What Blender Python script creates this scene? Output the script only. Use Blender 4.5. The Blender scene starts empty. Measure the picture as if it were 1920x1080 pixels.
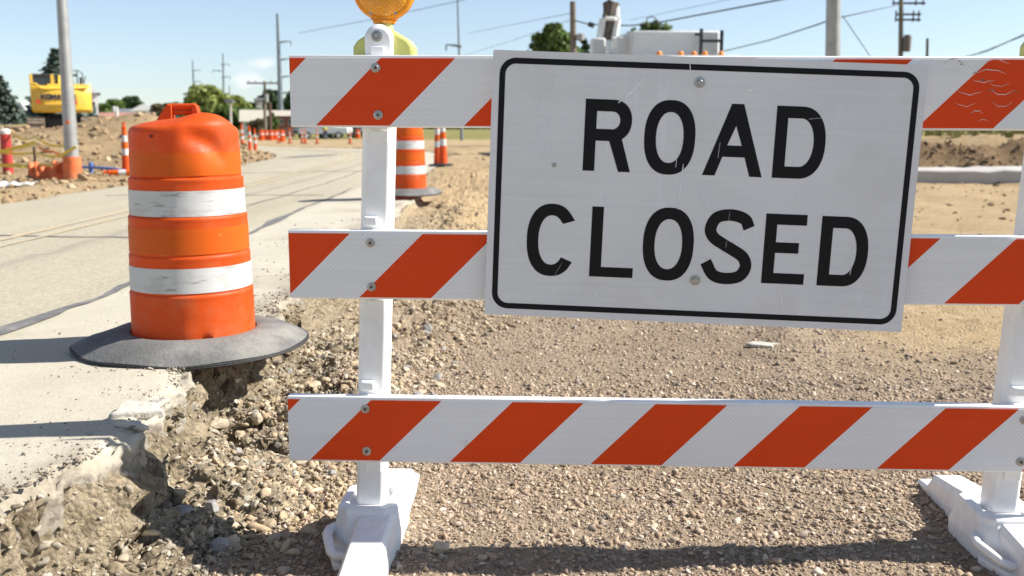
import bpy, math, random
import numpy as np
from mathutils import Vector, Matrix
R = math.radians
random.seed(7); rng = np.random.default_rng(11)
SC = bpy.context.scene
COL = SC.collection

# ------------------------------------------------------------------ camera
CAM_H = 1.31; PITCH = R(9.43)
cd = bpy.data.cameras.new('camera'); cam = bpy.data.objects.new('camera', cd); COL.objects.link(cam)
cd.lens = 35; cd.sensor_width = 36; cd.clip_end = 5000; cd.clip_start = .05
cam.location = (0, 0, CAM_H); cam.rotation_euler = (math.pi/2 - PITCH, 0, 0)
cd.dof.use_dof = True; cd.dof.focus_distance = 3.25; cd.dof.aperture_fstop = 3.6
SC.camera = cam
# ------------------------------------------------------------------ light
SUN_EL = R(41); SUN_AZ = R(4.0)             # azimuth from +X towards +Y
world = bpy.data.worlds.new('World'); SC.world = world; world.use_nodes = True
wt = world.node_tree; wn = wt.nodes; wl = wt.links
bg = wn['Background']
sky = wn.new('ShaderNodeTexSky'); sky.sky_type = 'NISHITA'; sky.sun_disc = False
sky.sun_elevation = SUN_EL; sky.sun_rotation = math.pi/2 - SUN_AZ
sky.altitude = 200; sky.air_density = .88; sky.dust_density = 0.2; sky.ozone_density = 4.6
SKY_STRENGTH = .086
bg.inputs[1].default_value = SKY_STRENGTH
F = 1920*35/36.
def ray(px, py):
    a = (px-960)/F; b = -(py-540)/F
    return Vector((a, math.cos(PITCH)+b*math.sin(PITCH), -math.sin(PITCH)+b*math.cos(PITCH)))
def at(px, py, Y):                          # the point at distance Y seen at (px,py): used to survey real positions
    r = ray(px, py); return Vector((0, 0, CAM_H)) + r*(Y/r.y)
# two small fair-weather clouds low in the sky
tc = wn.new('ShaderNodeTexCoord')
nz = wn.new('ShaderNodeTexNoise'); nz.inputs['Scale'].default_value = 46; nz.inputs['Detail'].default_value = 6
wl.new(tc.outputs['Generated'], nz.inputs['Vector'])
acc = None
for (px, py, wx, wy, st) in ((492, 119, .019, .0075, .75), (470, 150, .020, .010, .65), (460, 128, .03, .008, .2),
                             (210, 128, .05, .004, .05)):
    d = ray(px, py).normalized()
    sub = wn.new('ShaderNodeVectorMath'); sub.operation = 'SUBTRACT'; sub.inputs[1].default_value = d
    wl.new(tc.outputs['Generated'], sub.inputs[0])
    sc_ = wn.new('ShaderNodeVectorMath'); sc_.operation = 'MULTIPLY'; sc_.inputs[1].default_value = (1/wx, 1/wx, 1/wy)
    wl.new(sub.outputs[0], sc_.inputs[0])
    ln = wn.new('ShaderNodeVectorMath'); ln.operation = 'LENGTH'; wl.new(sc_.outputs[0], ln.inputs[0])
    ad = wn.new('ShaderNodeMath'); ad.operation = 'MULTIPLY_ADD'; ad.inputs[1].default_value = 1.6; ad.inputs[2].default_value = -.8
    wl.new(nz.outputs['Fac'], ad.inputs[0])
    a2 = wn.new('ShaderNodeMath'); a2.operation = 'ADD'; wl.new(ad.outputs[0], a2.inputs[0]); wl.new(ln.outputs['Value'], a2.inputs[1])
    mr = wn.new('ShaderNodeMapRange'); mr.interpolation_type = 'SMOOTHSTEP'
    mr.inputs['From Min'].default_value = 1.05; mr.inputs['From Max'].default_value = .25
    mr.inputs['To Min'].default_value = 0; mr.inputs['To Max'].default_value = st
    wl.new(a2.outputs[0], mr.inputs['Value'])
    if acc is None: acc = mr.outputs[0]
    else:
        mx = wn.new('ShaderNodeMath'); mx.operation = 'MAXIMUM'; wl.new(acc, mx.inputs[0]); wl.new(mr.outputs[0], mx.inputs[1]); acc = mx.outputs[0]
hsv = wn.new('ShaderNodeHueSaturation'); hsv.inputs['Saturation'].default_value = .72; wl.new(sky.outputs[0], hsv.inputs['Color'])      # thin summer haze
tint = wn.new('ShaderNodeVectorMath'); tint.operation = 'MULTIPLY'; tint.inputs[1].default_value = (.975, .985, .975); wl.new(hsv.outputs[0], tint.inputs[0])
cm = wn.new('ShaderNodeMix'); cm.data_type = 'RGBA'
wl.new(acc, cm.inputs['Factor']); wl.new(tint.outputs[0], cm.inputs['A']); cm.inputs['B'].default_value = (6.6, 6.7, 6.9, 1)
wl.new(cm.outputs['Result'], bg.inputs[0])
sd = bpy.data.lights.new('sun', 'SUN'); sd.energy = 5.0; sd.angle = R(.53); sd.color = (1, .955, .88)
so = bpy.data.objects.new('sun', sd); COL.objects.link(so)
tv = Vector((-math.cos(SUN_EL)*math.cos(SUN_AZ), -math.cos(SUN_EL)*math.sin(SUN_AZ), -math.sin(SUN_EL)))
so.rotation_euler = tv.to_track_quat('-Z', 'Y').to_euler(); so.location = (20, 2, 20)
SC.view_settings.view_transform = 'Standard'; SC.view_settings.look = 'None'
SC.view_settings.exposure = 0.87; SC.view_settings.gamma = 1
SC.cycles.use_denoising = True
SC.cycles.max_bounces = 6

# ------------------------------------------------------------------ helpers
def _hash(ix, iy, s):
    h = (ix.astype(np.int64)*374761393 + iy.astype(np.int64)*668265263 + s*974711) & 0xffffffff
    h = ((h ^ (h >> 13))*1274126177) & 0xffffffff
    return ((h ^ (h >> 16)) & 0xffff)/65535.0
def vnoise(x, y, s=0):
    x = np.asarray(x, float); y = np.asarray(y, float)
    ix = np.floor(x); iy = np.floor(y); fx = x-ix; fy = y-iy
    fx = fx*fx*(3-2*fx); fy = fy*fy*(3-2*fy)
    a = _hash(ix, iy, s); b = _hash(ix+1, iy, s); c = _hash(ix, iy+1, s); d = _hash(ix+1, iy+1, s)
    return (a*(1-fx)+b*fx)*(1-fy)+(c*(1-fx)+d*fx)*fy
def fbm(x, y, s=0, o=4):
    t = 0; a = .5; n = 0
    for k in range(o):
        t = t + a*(vnoise(np.asarray(x)*2**k, np.asarray(y)*2**k, s+k)-.5); n += a; a *= .5
    return t/n*2
def sst(a, b, x):
    t = np.clip((np.asarray(x, float)-a)/(b-a), 0, 1); return t*t*(3-2*t)

class MB:
    def __init__(s): s.v = []; s.f = []
    def add(s, vs, fs):
        n = len(s.v); s.v += [tuple(v) for v in vs]; s.f += [tuple(i+n for i in f) for f in fs]; return s
    def box(s, c, d, rot=None, taper=1.0):
        x, y, z = d[0]/2, d[1]/2, d[2]/2; t = taper
        vs = [Vector(p) for p in ((-x,-y,-z),(x,-y,-z),(x,y,-z),(-x,y,-z),(-x*t,-y*t,z),(x*t,-y*t,z),(x*t,y*t,z),(-x*t,y*t,z))]
        if rot is not None: vs = [rot @ v for v in vs]
        c = Vector(c); return s.add([v+c for v in vs], [(0,3,2,1),(4,5,6,7),(0,1,5,4),(1,2,6,5),(2,3,7,6),(3,0,4,7)])
    def cyl(s, p0, p1, r0, r1=None, n=12, cap=True):
        r1 = r0 if r1 is None else r1
        p0 = Vector(p0); p1 = Vector(p1); d = (p1-p0).normalized()
        u = d.orthogonal().normalized(); w = d.cross(u)
        vs = []
        for p, r in ((p0, r0), (p1, r1)):
            for k in range(n):
                a = 2*math.pi*k/n; vs.append(p+u*(r*math.cos(a))+w*(r*math.sin(a)))
        fs = [(k, (k+1) % n, n+(k+1) % n, n+k) for k in range(n)]
        if cap: fs += [tuple(range(n-1, -1, -1)), tuple(range(n, 2*n))]
        return s.add(vs, fs)
    def tube(s, pts, r, n=8, flat=1.0):
        pts = [Vector(p) for p in pts]; m = len(pts); vs = []
        d0 = (pts[1]-pts[0]).normalized(); u = d0.orthogonal().normalized()
        for i, p in enumerate(pts):
            d = (pts[min(i+1, m-1)]-pts[max(i-1, 0)]).normalized()
            u = (u-d*u.dot(d)).normalized(); w = d.cross(u)
            rr = r[i] if isinstance(r, (list, tuple)) else r
            for k in range(n):
                a = 2*math.pi*k/n; vs.append(p+u*(rr*math.cos(a))+w*(rr*flat*math.sin(a)))
        fs = [(i*n+k, i*n+(k+1) % n, (i+1)*n+(k+1) % n, (i+1)*n+k) for i in range(m-1) for k in range(n)]
        fs += [tuple(range(n-1, -1, -1)), tuple((m-1)*n+k for k in range(n))]
        return s.add(vs, fs)
    def lathe(s, prof, n=48, c=(0, 0, 0), cap0=False, cap1=False, axis='z'):
        c = Vector(c); vs = []
        for r, z in prof:
            for k in range(n):
                a = 2*math.pi*k/n
                p = Vector((r*math.cos(a), r*math.sin(a), z))
                if axis == 'y': p = Vector((p.x, p.z, p.y))
                vs.append(c+p)
        m = len(prof)
        fs = [(i*n+k, i*n+(k+1) % n, (i+1)*n+(k+1) % n, (i+1)*n+k) for i in range(m-1) for k in range(n)]
        if cap0: fs.append(tuple(range(n-1, -1, -1)))
        if cap1: fs.append(tuple((m-1)*n+k for k in range(n)))
        return s.add(vs, fs)
    def loft(s, rings, cap=True):
        n = len(rings[0]); vs = [v for r in rings for v in r]; m = len(rings)
        fs = [(i*n+k, i*n+(k+1) % n, (i+1)*n+(k+1) % n, (i+1)*n+k) for i in range(m-1) for k in range(n)]
        if cap: fs += [tuple(range(n-1, -1, -1)), tuple((m-1)*n+k for k in range(n))]
        return s.add(vs, fs)
    def build(s, name, mat, parent=None, smooth=35, bevel=0, seg=2, fix=True):
        me = bpy.data.meshes.new(name); me.from_pydata(s.v, [], s.f); me.update()
        o = bpy.data.objects.new(name, me); COL.objects.link(o)
        if mat: me.materials.append(mat)
        if fix:
            import bmesh
            b = bmesh.new(); b.from_mesh(me)
            bmesh.ops.recalc_face_normals(b, faces=b.faces); b.to_mesh(me); b.free()
        if bevel:
            m = o.modifiers.new('bevel', 'BEVEL'); m.width = bevel; m.segments = seg; m.limit_method = 'ANGLE'; m.angle_limit = R(30)
        if smooth: shade(me, smooth)
        if parent is not None: o.parent = parent
        return o
def shade(me, ang=35):
    me.polygons.foreach_set('use_smooth', np.ones(len(me.polygons), bool))
    me.set_sharp_from_angle(angle=R(ang))
def np_mesh(name, v, f, mat, smooth=False, parent=None):
    v = np.asarray(v, np.float32); f = np.asarray(f, np.int32); k = f.shape[1]
    me = bpy.data.meshes.new(name)
    me.vertices.add(len(v)); me.vertices.foreach_set('co', v.ravel())
    me.loops.add(f.size); me.loops.foreach_set('vertex_index', f.ravel())
    me.polygons.add(len(f)); me.polygons.foreach_set('loop_start', np.arange(0, f.size, k, dtype=np.int32))
    me.update(calc_edges=True); me.validate()
    if smooth: me.polygons.foreach_set('use_smooth', np.ones(len(f), bool))
    if mat: me.materials.append(mat)
    o = bpy.data.objects.new(name, me); COL.objects.link(o)
    if parent is not None: o.parent = parent
    return o
def poly2d(name, loops, depth, mat, parent, mtx):
    """filled flat outline(s) in XY with holes, given a real thickness"""
    cu = bpy.data.curves.new(name, 'CURVE'); cu.dimensions = '2D'; cu.fill_mode = 'BOTH'; cu.extrude = depth/2
    for lp in loops:
        sp = cu.splines.new('POLY'); sp.points.add(len(lp)-1); sp.use_cyclic_u = True
        for i, p in enumerate(lp): sp.points[i].co = (p[0], p[1], 0, 1)
    tmp = bpy.data.objects.new('tmp', cu); COL.objects.link(tmp)
    me = bpy.data.meshes.new_from_object(tmp); bpy.data.objects.remove(tmp); bpy.data.curves.remove(cu)
    me.name = name; me.transform(mtx); me.materials.clear(); me.materials.append(mat)
    o = bpy.data.objects.new(name, me); COL.objects.link(o)
    if parent is not None: o.parent = parent
    return o
def tag(o, label=None, cat=None, group=None, kind=None):
    if label: o['label'] = label
    if cat: o['category'] = cat
    if group: o['group'] = group
    if kind: o['kind'] = kind
    return o
def thing(name, label, cat, loc=(0, 0, 0), rz=0, group=None):
    o = bpy.data.objects.new(name, None); COL.objects.link(o); o.empty_display_size = .2
    o.location = loc; o.rotation_euler = (0, 0, rz); return tag(o, label, cat, group)
def copy_tree(o, parent=None):
    c = o.copy(); COL.objects.link(c)
    if parent is not None: c.parent = parent
    for ch in o.children: copy_tree(ch, c)
    return c
def dup(o, loc, rz=0, label=None, scale=None):
    c = copy_tree(o); c.location = loc; c.rotation_euler = (0, 0, rz)
    if label: c['label'] = label
    if scale: c.scale = (scale,)*3
    return c

# ------------------------------------------------------------------ materials
def lin(c):
    return tuple(((x/255+.055)/1.055)**2.4 if x/255 > .04045 else x/255/12.92 for x in c)
def mat(name, col, rough=.6, var=.12, scale=8, bump=0, bscale=60, metal=0, spec=.5, dirt=None, dscale=3, damt=.5, coord='Object', detail=4, **kw):
    m = bpy.data.materials.new(name); m.use_nodes = True
    t = m.node_tree; n = t.nodes; l = t.links; p = n['Principled BSDF']
    p.inputs['Roughness'].default_value = rough; p.inputs['Metallic'].default_value = metal
    p.inputs['Specular IOR Level'].default_value = spec
    for k, v in kw.items(): p.inputs[k.replace('_', ' ')].default_value = v
    tc = n.new('ShaderNodeTexCoord')
    a = n.new('ShaderNodeTexNoise'); a.inputs['Scale'].default_value = scale; a.inputs['Detail'].default_value = detail
    l.new(tc.outputs[coord], a.inputs['Vector'])
    mr = n.new('ShaderNodeMapRange'); mr.inputs['From Min'].default_value = .25; mr.inputs['From Max'].default_value = .75
    mr.inputs['To Min'].default_value = 1-var; mr.inputs['To Max'].default_value = 1+var; l.new(a.outputs['Fac'], mr.inputs['Value'])
    mu = n.new('ShaderNodeVectorMath'); mu.operation = 'SCALE'; mu.inputs[0].default_value = col; l.new(mr.outputs[0], mu.inputs['Scale'])
    out = mu.outputs[0]
    if dirt:
        b = n.new('ShaderNodeTexNoise'); b.inputs['Scale'].default_value = dscale; b.inputs['Detail'].default_value = 8; b.inputs['Roughness'].default_value = .7
        l.new(tc.outputs[coord], b.inputs['Vector'])
        r2 = n.new('ShaderNodeMapRange'); r2.inputs['From Min'].default_value = .48; r2.inputs['From Max'].default_value = .72; r2.inputs['To Max'].default_value = damt
        l.new(b.outputs['Fac'], r2.inputs['Value'])
        mx = n.new('ShaderNodeMix'); mx.data_type = 'RGBA'; l.new(r2.outputs[0], mx.inputs['Factor']); l.new(out, mx.inputs['A'])
        mx.inputs['B'].default_value = (*dirt, 1); out = mx.outputs['Result']
    l.new(out, p.inputs['Base Color'])
    if bump:
        c = n.new('ShaderNodeTexNoise'); c.inputs['Scale'].default_value = bscale; c.inputs['Detail'].default_value = 5
        l.new(tc.outputs[coord], c.inputs['Vector'])
        bp = n.new('ShaderNodeBump'); bp.inputs['Strength'].default_value = bump; bp.inputs['Distance'].default_value = .01
        l.new(c.outputs['Fac'], bp.inputs['Height']); l.new(bp.outputs[0], p.inputs['Normal'])
    m['out'] = 0
    return m
def N(m): return m.node_tree.nodes, m.node_tree.links, m.node_tree.nodes['Principled BSDF']
def island_mat(name, cols, rough=.85, bump=.4, bscale=150, translucent=0):
    """one colour per loose piece (stone, leaf clump), picked from a ramp"""
    m = bpy.data.materials.new(name); m.use_nodes = True; n, l, p = N(m)
    p.inputs['Roughness'].default_value = rough; p.inputs['Specular IOR Level'].default_value = .25
    g = n.new('ShaderNodeNewGeometry'); cr = n.new('ShaderNodeValToRGB')
    e = cr.color_ramp.elements
    while len(e) < len(cols): e.new(.5)
    for i, c in enumerate(cols): e[i].position = i/(len(cols)-1); e[i].color = (*c, 1)
    l.new(g.outputs['Random Per Island'], cr.inputs[0])
    tc = n.new('ShaderNodeTexCoord'); a = n.new('ShaderNodeTexNoise'); a.inputs['Scale'].default_value = bscale*.5; a.inputs['Detail'].default_value = 4
    l.new(tc.outputs['Object'], a.inputs['Vector'])
    mr = n.new('ShaderNodeMapRange'); mr.inputs['To Min'].default_value = .7; mr.inputs['To Max'].default_value = 1.3; l.new(a.outputs['Fac'], mr.inputs['Value'])
    mu = n.new('ShaderNodeVectorMath'); mu.operation = 'SCALE'; l.new(cr.outputs[0], mu.inputs[0]); l.new(mr.outputs[0], mu.inputs['Scale'])
    l.new(mu.outputs[0], p.inputs['Base Color'])
    if bump:
        b = n.new('ShaderNodeTexNoise'); b.inputs['Scale'].default_value = bscale; b.inputs['Detail'].default_value = 4; l.new(tc.outputs['Object'], b.inputs['Vector'])
        bp = n.new('ShaderNodeBump'); bp.inputs['Strength'].default_value = bump; bp.inputs['Distance'].default_value = .004
        l.new(b.outputs['Fac'], bp.inputs['Height']); l.new(bp.outputs[0], p.inputs['Normal'])
    if translucent:
        tr = n.new('ShaderNodeBsdfTranslucent'); l.new(mu.outputs[0], tr.inputs['Color'])
        mx = n.new('ShaderNodeMixShader'); mx.inputs[0].default_value = translucent
        l.new(p.outputs[0], mx.inputs[1]); l.new(tr.outputs[0], mx.inputs[2]); l.new(mx.outputs[0], n['Material Output'].inputs[0])
    return m
M = {}
M['plastic'] = mat('white_plastic', (.87, .87, .86), .38, .04, 6, dirt=(.42, .38, .31), dscale=5, damt=.28, bump=.05, bscale=180)
M['foot_plastic'] = mat('scuffed_white_plastic', (.82, .82, .81), .45, .05, 6, dirt=(.40, .35, .28), dscale=16, damt=.35)
M['steel'] = mat('zinc_steel', (.42, .41, .39), .38, .15, 60, metal=.85)
M['bolt_dark'] = mat('bolt_hole', (.06, .055, .05), .6)
M['sign_black'] = mat('sign_black', (.007, .007, .008), .6, .2, 20, spec=.22)
M['alu'] = mat('sign_edge', (.62, .62, .60), .4, .1, 20, metal=.3)
M['orange'] = mat('drum_orange', (.74, .098, .010), .5, .10, 5, dirt=(.62, .26, .13), dscale=7, damt=.4, bump=.06, bscale=14, spec=.3)
def thin_plastic(m, amt):
    n, l, p = N(m); src = p.inputs['Base Color'].links[0].from_socket
    tr = n.new('ShaderNodeBsdfTranslucent'); l.new(src, tr.inputs['Color']); mx = n.new('ShaderNodeMixShader'); mx.inputs[0].default_value = amt
    l.new(p.outputs[0], mx.inputs[1]); l.new(tr.outputs[0], mx.inputs[2]); l.new(mx.outputs[0], n['Material Output'].inputs[0])
M['hole'] = mat('deep_red', (.16, .012, .006), .6)
M['rubber'] = mat('dusty_rubber', (.135, .134, .128), .78, .25, 9, dirt=(.29, .28, .245), dscale=4, damt=.85, bump=.35, bscale=60)
M['rubber_edge'] = mat('rubber_edge', (.028, .028, .028), .7, .2, 30, bump=.3)
M['amber'] = mat('amber_lens', (.95, .36, .015), .12, .08, 20, Transmission_Weight=.35, Coat_Weight=.5)
M['amber_rim'] = mat('amber_rim', (.92, .33, .012), .2, .08, 20, Transmission_Weight=.15)
M['yellow_case'] = mat('yellow_green_case', (.70, .69, .20), .42, .1, 14, dirt=(.25, .27, .08), dscale=14, damt=.5, Transmission_Weight=.08)
M['galv'] = mat('galvanised_pole', (.36, .36, .345), .5, .15, 5, metal=.45, bump=.1)
M['tower'] = mat('weathered_tower', (.17, .20, .22), .6, .1, 2)
M['wood'] = mat('weathered_wood', (.19, .155, .12), .85, .3, 12, bump=.3)
M['conc'] = mat('concrete', (.44, .42, .385), .85, .12, 1.2, bump=.2, bscale=40, dirt=(.28, .26, .22), damt=.4)
M['yellow'] = mat('machine_yellow', (.80, .50, .055), .42, .06, 2, dirt=(.42, .31, .16), dscale=2.2, damt=.35)
M['dark'] = mat('dark_metal', (.03, .03, .032), .5, .2, 6)
M['glass'] = mat('dark_glass', (.02, .028, .03), .08, .05, 2, spec=.8)
M['track'] = mat('muddy_track', (.20, .155, .115), .85, .3, 5, bump=.5, bscale=20)
M['navy'] = mat('navy_letters', (.018, .02, .06), .5)
M['redmark'] = mat('red_marker', (.65, .05, .03), .5)
M['truck_white'] = mat('truck_white', (.66, .66, .63), .38, .06, 2, dirt=(.4, .37, .31), damt=.25)
M['grey_paint'] = mat('grey_paint', (.22, .235, .25), .3, .05, 2)
M['hose'] = mat('brown_hydraulics', (.10, .075, .055), .6, .3, 5)
M['tyre'] = mat('tyre_black', (.02, .02, .02), .8)
M['chrome'] = mat('wheel_alloy', (.5, .5, .5), .3, metal=.8)
M['hivis'] = mat('hivis_vest', (.52, .85, .06), .7, .08, 10)
M['skin'] = mat('skin', (.45, .26, .18), .6)
M['denim'] = mat('blue_denim', (.03, .06, .15), .85)
M['hat'] = mat('hard_hat', (.7, .7, .68), .4)
M['brick'] = mat('red_brick', (.25, .10, .075), .9, .2, 3, bump=.2)
M['brickdk'] = mat('dark_brick', (.11, .055, .055), .9, .2, 3)
M['roof_grey'] = mat('grey_shingle', (.15, .155, .175), .9, .15, 2)
M['roof_red'] = mat('red_roof', (.36, .17, .125), .9, .15, 2)
M['roof_tan'] = mat('tan_roof', (.42, .38, .31), .9, .1, 2)
M['siding'] = mat('white_siding', (.70, .69, .66), .7, .05, 1)
M['blue_pipe'] = mat('blue_pipe', (.06, .15, .50), .4, .15, 4, dirt=(.4, .35, .28), damt=.4)
M['tape'] = mat('caution_tape', (.70, .52, .07), .45, .12, 8)
M['net'] = mat('orange_net', (.66, .15, .045), .7, .3, 8, dirt=(.40, .24, .13), damt=.5)
M['redwrap'] = mat('red_wrap', (.42, .035, .03), .5, .3, 6, bump=.4, bscale=25)
M['tarp'] = mat('pale_tarp', (.62, .60, .55), .6, .1, 3)
M['fence_post'] = mat('rusty_stake', (.10, .06, .045), .8)
M['wire'] = mat('black_wire', (.03, .03, .035), .6)
M['insul'] = mat('insulators', (.16, .12, .10), .5)
M['lamp_amber'] = mat('marker_amber', (.85, .26, .03), .25)
M['stone_pale'] = mat('pale_broken_concrete', (.46, .435, .375), .9, .15, 12, bump=.6, bscale=50)
M['pink_flag'] = mat('orange_dot', (.9, .16, .03), .5)

def retro(name, col, cell=170., var=.1, ridge=0., haze=None):
    """prismatic reflective sheeting: fine cell lattice, slight tonal drift along the web"""
    m = mat(name, col, .5, var, 2.2, spec=.22); n, l, p = N(m)
    src = p.inputs['Base Color'].links[0].from_socket
    tc = n.new('ShaderNodeTexCoord')
    mp = n.new('ShaderNodeMapping'); mp.inputs['Rotation'].default_value = (0, R(45), 0); l.new(tc.outputs['Object'], mp.inputs[0])
    sx = n.new('ShaderNodeSeparateXYZ'); l.new(mp.outputs[0], sx.inputs[0])
    outs = []
    for ax in ('X', 'Z'):
        a = n.new('ShaderNodeMath'); a.operation = 'MULTIPLY'; a.inputs[1].default_value = cell; l.new(sx.outputs[ax], a.inputs[0])
        b = n.new('ShaderNodeMath'); b.operation = 'PINGPONG'; b.inputs[1].default_value = .5; l.new(a.outputs[0], b.inputs[0])
        outs.append(b.outputs[0])
    mn = n.new('ShaderNodeMath'); mn.operation = 'MINIMUM'; l.new(outs[0], mn.inputs[0]); l.new(outs[1], mn.inputs[1])
    mr = n.new('ShaderNodeMapRange'); mr.inputs['From Max'].default_value = .22; mr.inputs['To Min'].default_value = .93; mr.inputs['To Max'].default_value = 1.02
    l.new(mn.outputs[0], mr.inputs['Value'])
    s = n.new('ShaderNodeVectorMath'); s.operation = 'SCALE'; l.new(src, s.inputs[0]); l.new(mr.outputs[0], s.inputs['Scale'])
    # long faint web streaks
    mp2 = n.new('ShaderNodeMapping'); mp2.inputs['Scale'].default_value = (1.5, 1, 60); l.new(tc.outputs['Object'], mp2.inputs[0])
    w = n.new('ShaderNodeTexNoise'); w.inputs['Scale'].default_value = 1.5; w.inputs['Detail'].default_value = 3; l.new(mp2.outputs[0], w.inputs['Vector'])
    m3 = n.new('ShaderNodeMapRange'); m3.inputs['To Min'].default_value = .92; m3.inputs['To Max'].default_value = 1.08; l.new(w.outputs['Fac'], m3.inputs['Value'])
    s2 = n.new('ShaderNodeVectorMath'); s2.operation = 'SCALE'; l.new(s.outputs[0], s2.inputs[0]); l.new(m3.outputs[0], s2.inputs['Scale'])
    l.new(s2.outputs[0], p.inputs['Base Color'])
    return m, s2.outputs[0]
M['sign_face'], _ = retro('sign_sheeting', (.74, .745, .75), 190, .07)
M['tape_white'], _ = retro('drum_white_band', (.57, .57, .555), 150, .10)
M['tape_orange'], _ = retro('drum_orange_band', (.71, .125, .010), 150, .10)
def scuffs(m, col, sc=(6, 6, 60), lo=.63, amt=.8, seed=0):
    n, l, p = N(m); src = p.inputs['Base Color'].links[0].from_socket
    tc = n.new('ShaderNodeTexCoord'); mp = n.new('ShaderNodeMapping'); mp.inputs['Scale'].default_value = sc; mp.inputs['Location'].default_value = (seed, seed*.7, seed*.3)
    l.new(tc.outputs['Object'], mp.inputs[0])
    w = n.new('ShaderNodeTexNoise'); w.inputs['Scale'].default_value = 1; w.inputs['Detail'].default_value = 6; w.inputs['Roughness'].default_value = .65; l.new(mp.outputs[0], w.inputs['Vector'])
    mr = n.new('ShaderNodeMapRange'); mr.inputs['From Min'].default_value = lo; mr.inputs['From Max'].default_value = lo+.06; mr.inputs['To Max'].default_value = amt
    l.new(w.outputs['Fac'], mr.inputs['Value'])
    mx = n.new('ShaderNodeMix'); mx.data_type = 'RGBA'; l.new(mr.outputs[0], mx.inputs['Factor']); l.new(src, mx.inputs['A']); mx.inputs['B'].default_value = (*col, 1)
    l.new(mx.outputs['Result'], p.inputs['Base Color'])
scuffs(M['tape_white'], (.20, .19, .18), (7, 7, 55), .585, .7, 3); scuffs(M['tape_white'], (.42, .41, .39), (5, 5, 9), .53, .55, 6)
scuffs(M['tape_orange'], (.9, .55, .3), (12, 12, 40), .66, .7, 5)
scuffs(M['orange'], (.85, .42, .25), (14, 14, 9), .66, .5, 8)
thin_plastic(M['orange'], .30); thin_plastic(M['tape_orange'], .18)
scuffs(M['sign_face'], (.84, .85, .87), (22, 5, 3.2), .60, .35, 2)
scuffs(M['sign_face'], (.64, .62, .59), (3.2, 3, 3.5), .57, .25, 9)
def stripe_mat(name, start, period=.431):
    m, src = retro(name, (.82, .82, .815), 95, .05); n, l, p = N(m)
    tc = n.new('ShaderNodeTexCoord'); sx = n.new('ShaderNodeSeparateXYZ'); l.new(tc.outputs['Object'], sx.inputs[0])
    d = n.new('ShaderNodeMath'); d.operation = 'SUBTRACT'; l.new(sx.outputs['X'], d.inputs[0]); l.new(sx.outputs['Z'], d.inputs[1])
    a = n.new('ShaderNodeMath'); a.operation = 'MULTIPLY_ADD'; a.inputs[1].default_value = 1/period; a.inputs[2].default_value = -start/period+10; l.new(d.outputs[0], a.inputs[0])
    fr = n.new('ShaderNodeMath'); fr.operation = 'FRACT'; l.new(a.outputs[0], fr.inputs[0])
    lt = n.new('ShaderNodeMath'); lt.operation = 'LESS_THAN'; lt.inputs[1].default_value = .5; l.new(fr.outputs[0], lt.inputs[0])
    og, osrc = None, None
    mu = n.new('ShaderNodeVectorMath'); mu.operation = 'MULTIPLY'; mu.inputs[1].default_value = (.92, .075, .006); l.new(src, mu.inputs[0])
    mx = n.new('ShaderNodeMix'); mx.data_type = 'RGBA'; l.new(lt.outputs[0], mx.inputs['Factor']); l.new(src, mx.inputs['A']); l.new(mu.outputs[0], mx.inputs['B'])
    l.new(mx.outputs['Result'], p.inputs['Base Color'])
    return m

# ------------------------------------------------------------------ terrain
def bend(Y):  return np.where(np.asarray(Y) > 22, .009*np.clip(np.asarray(Y, float)-22, 0, 48)**2 + np.clip(np.asarray(Y, float)-70, 0, 400)*.86, 0)
def edge_x(Y):
    Y = np.asarray(Y, float)
    return -1.16 + .07*fbm(Y*1.6, Y*0+3.3, 1) + .05*fbm(Y*7, Y*0+1.3, 2, 3) - .11*np.exp(-((Y-3.78)/.16)**2) - .12*sst(2.75, 2.2, Y) - .10*sst(12.2, 13, Y) - .25*sst(13, 16, Y) + .03*np.exp(-((Y-3.1)/.2)**2) - bend(Y)
def left_x(Y): return -6.75 + .25*fbm(np.asarray(Y, float)*.35, 7.7, 9) - bend(Y)
def far_z(Y):
    Y = np.asarray(Y, float); return .398*(1-sst(26, 60, Y)) - .45*sst(40, 105, Y)
def road_z(x, Y):
    c = np.clip(-1.15-bend(Y)-x, 0, 9)
    return far_z(Y) - .028*c*(1-sst(30, 70, Y))
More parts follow.
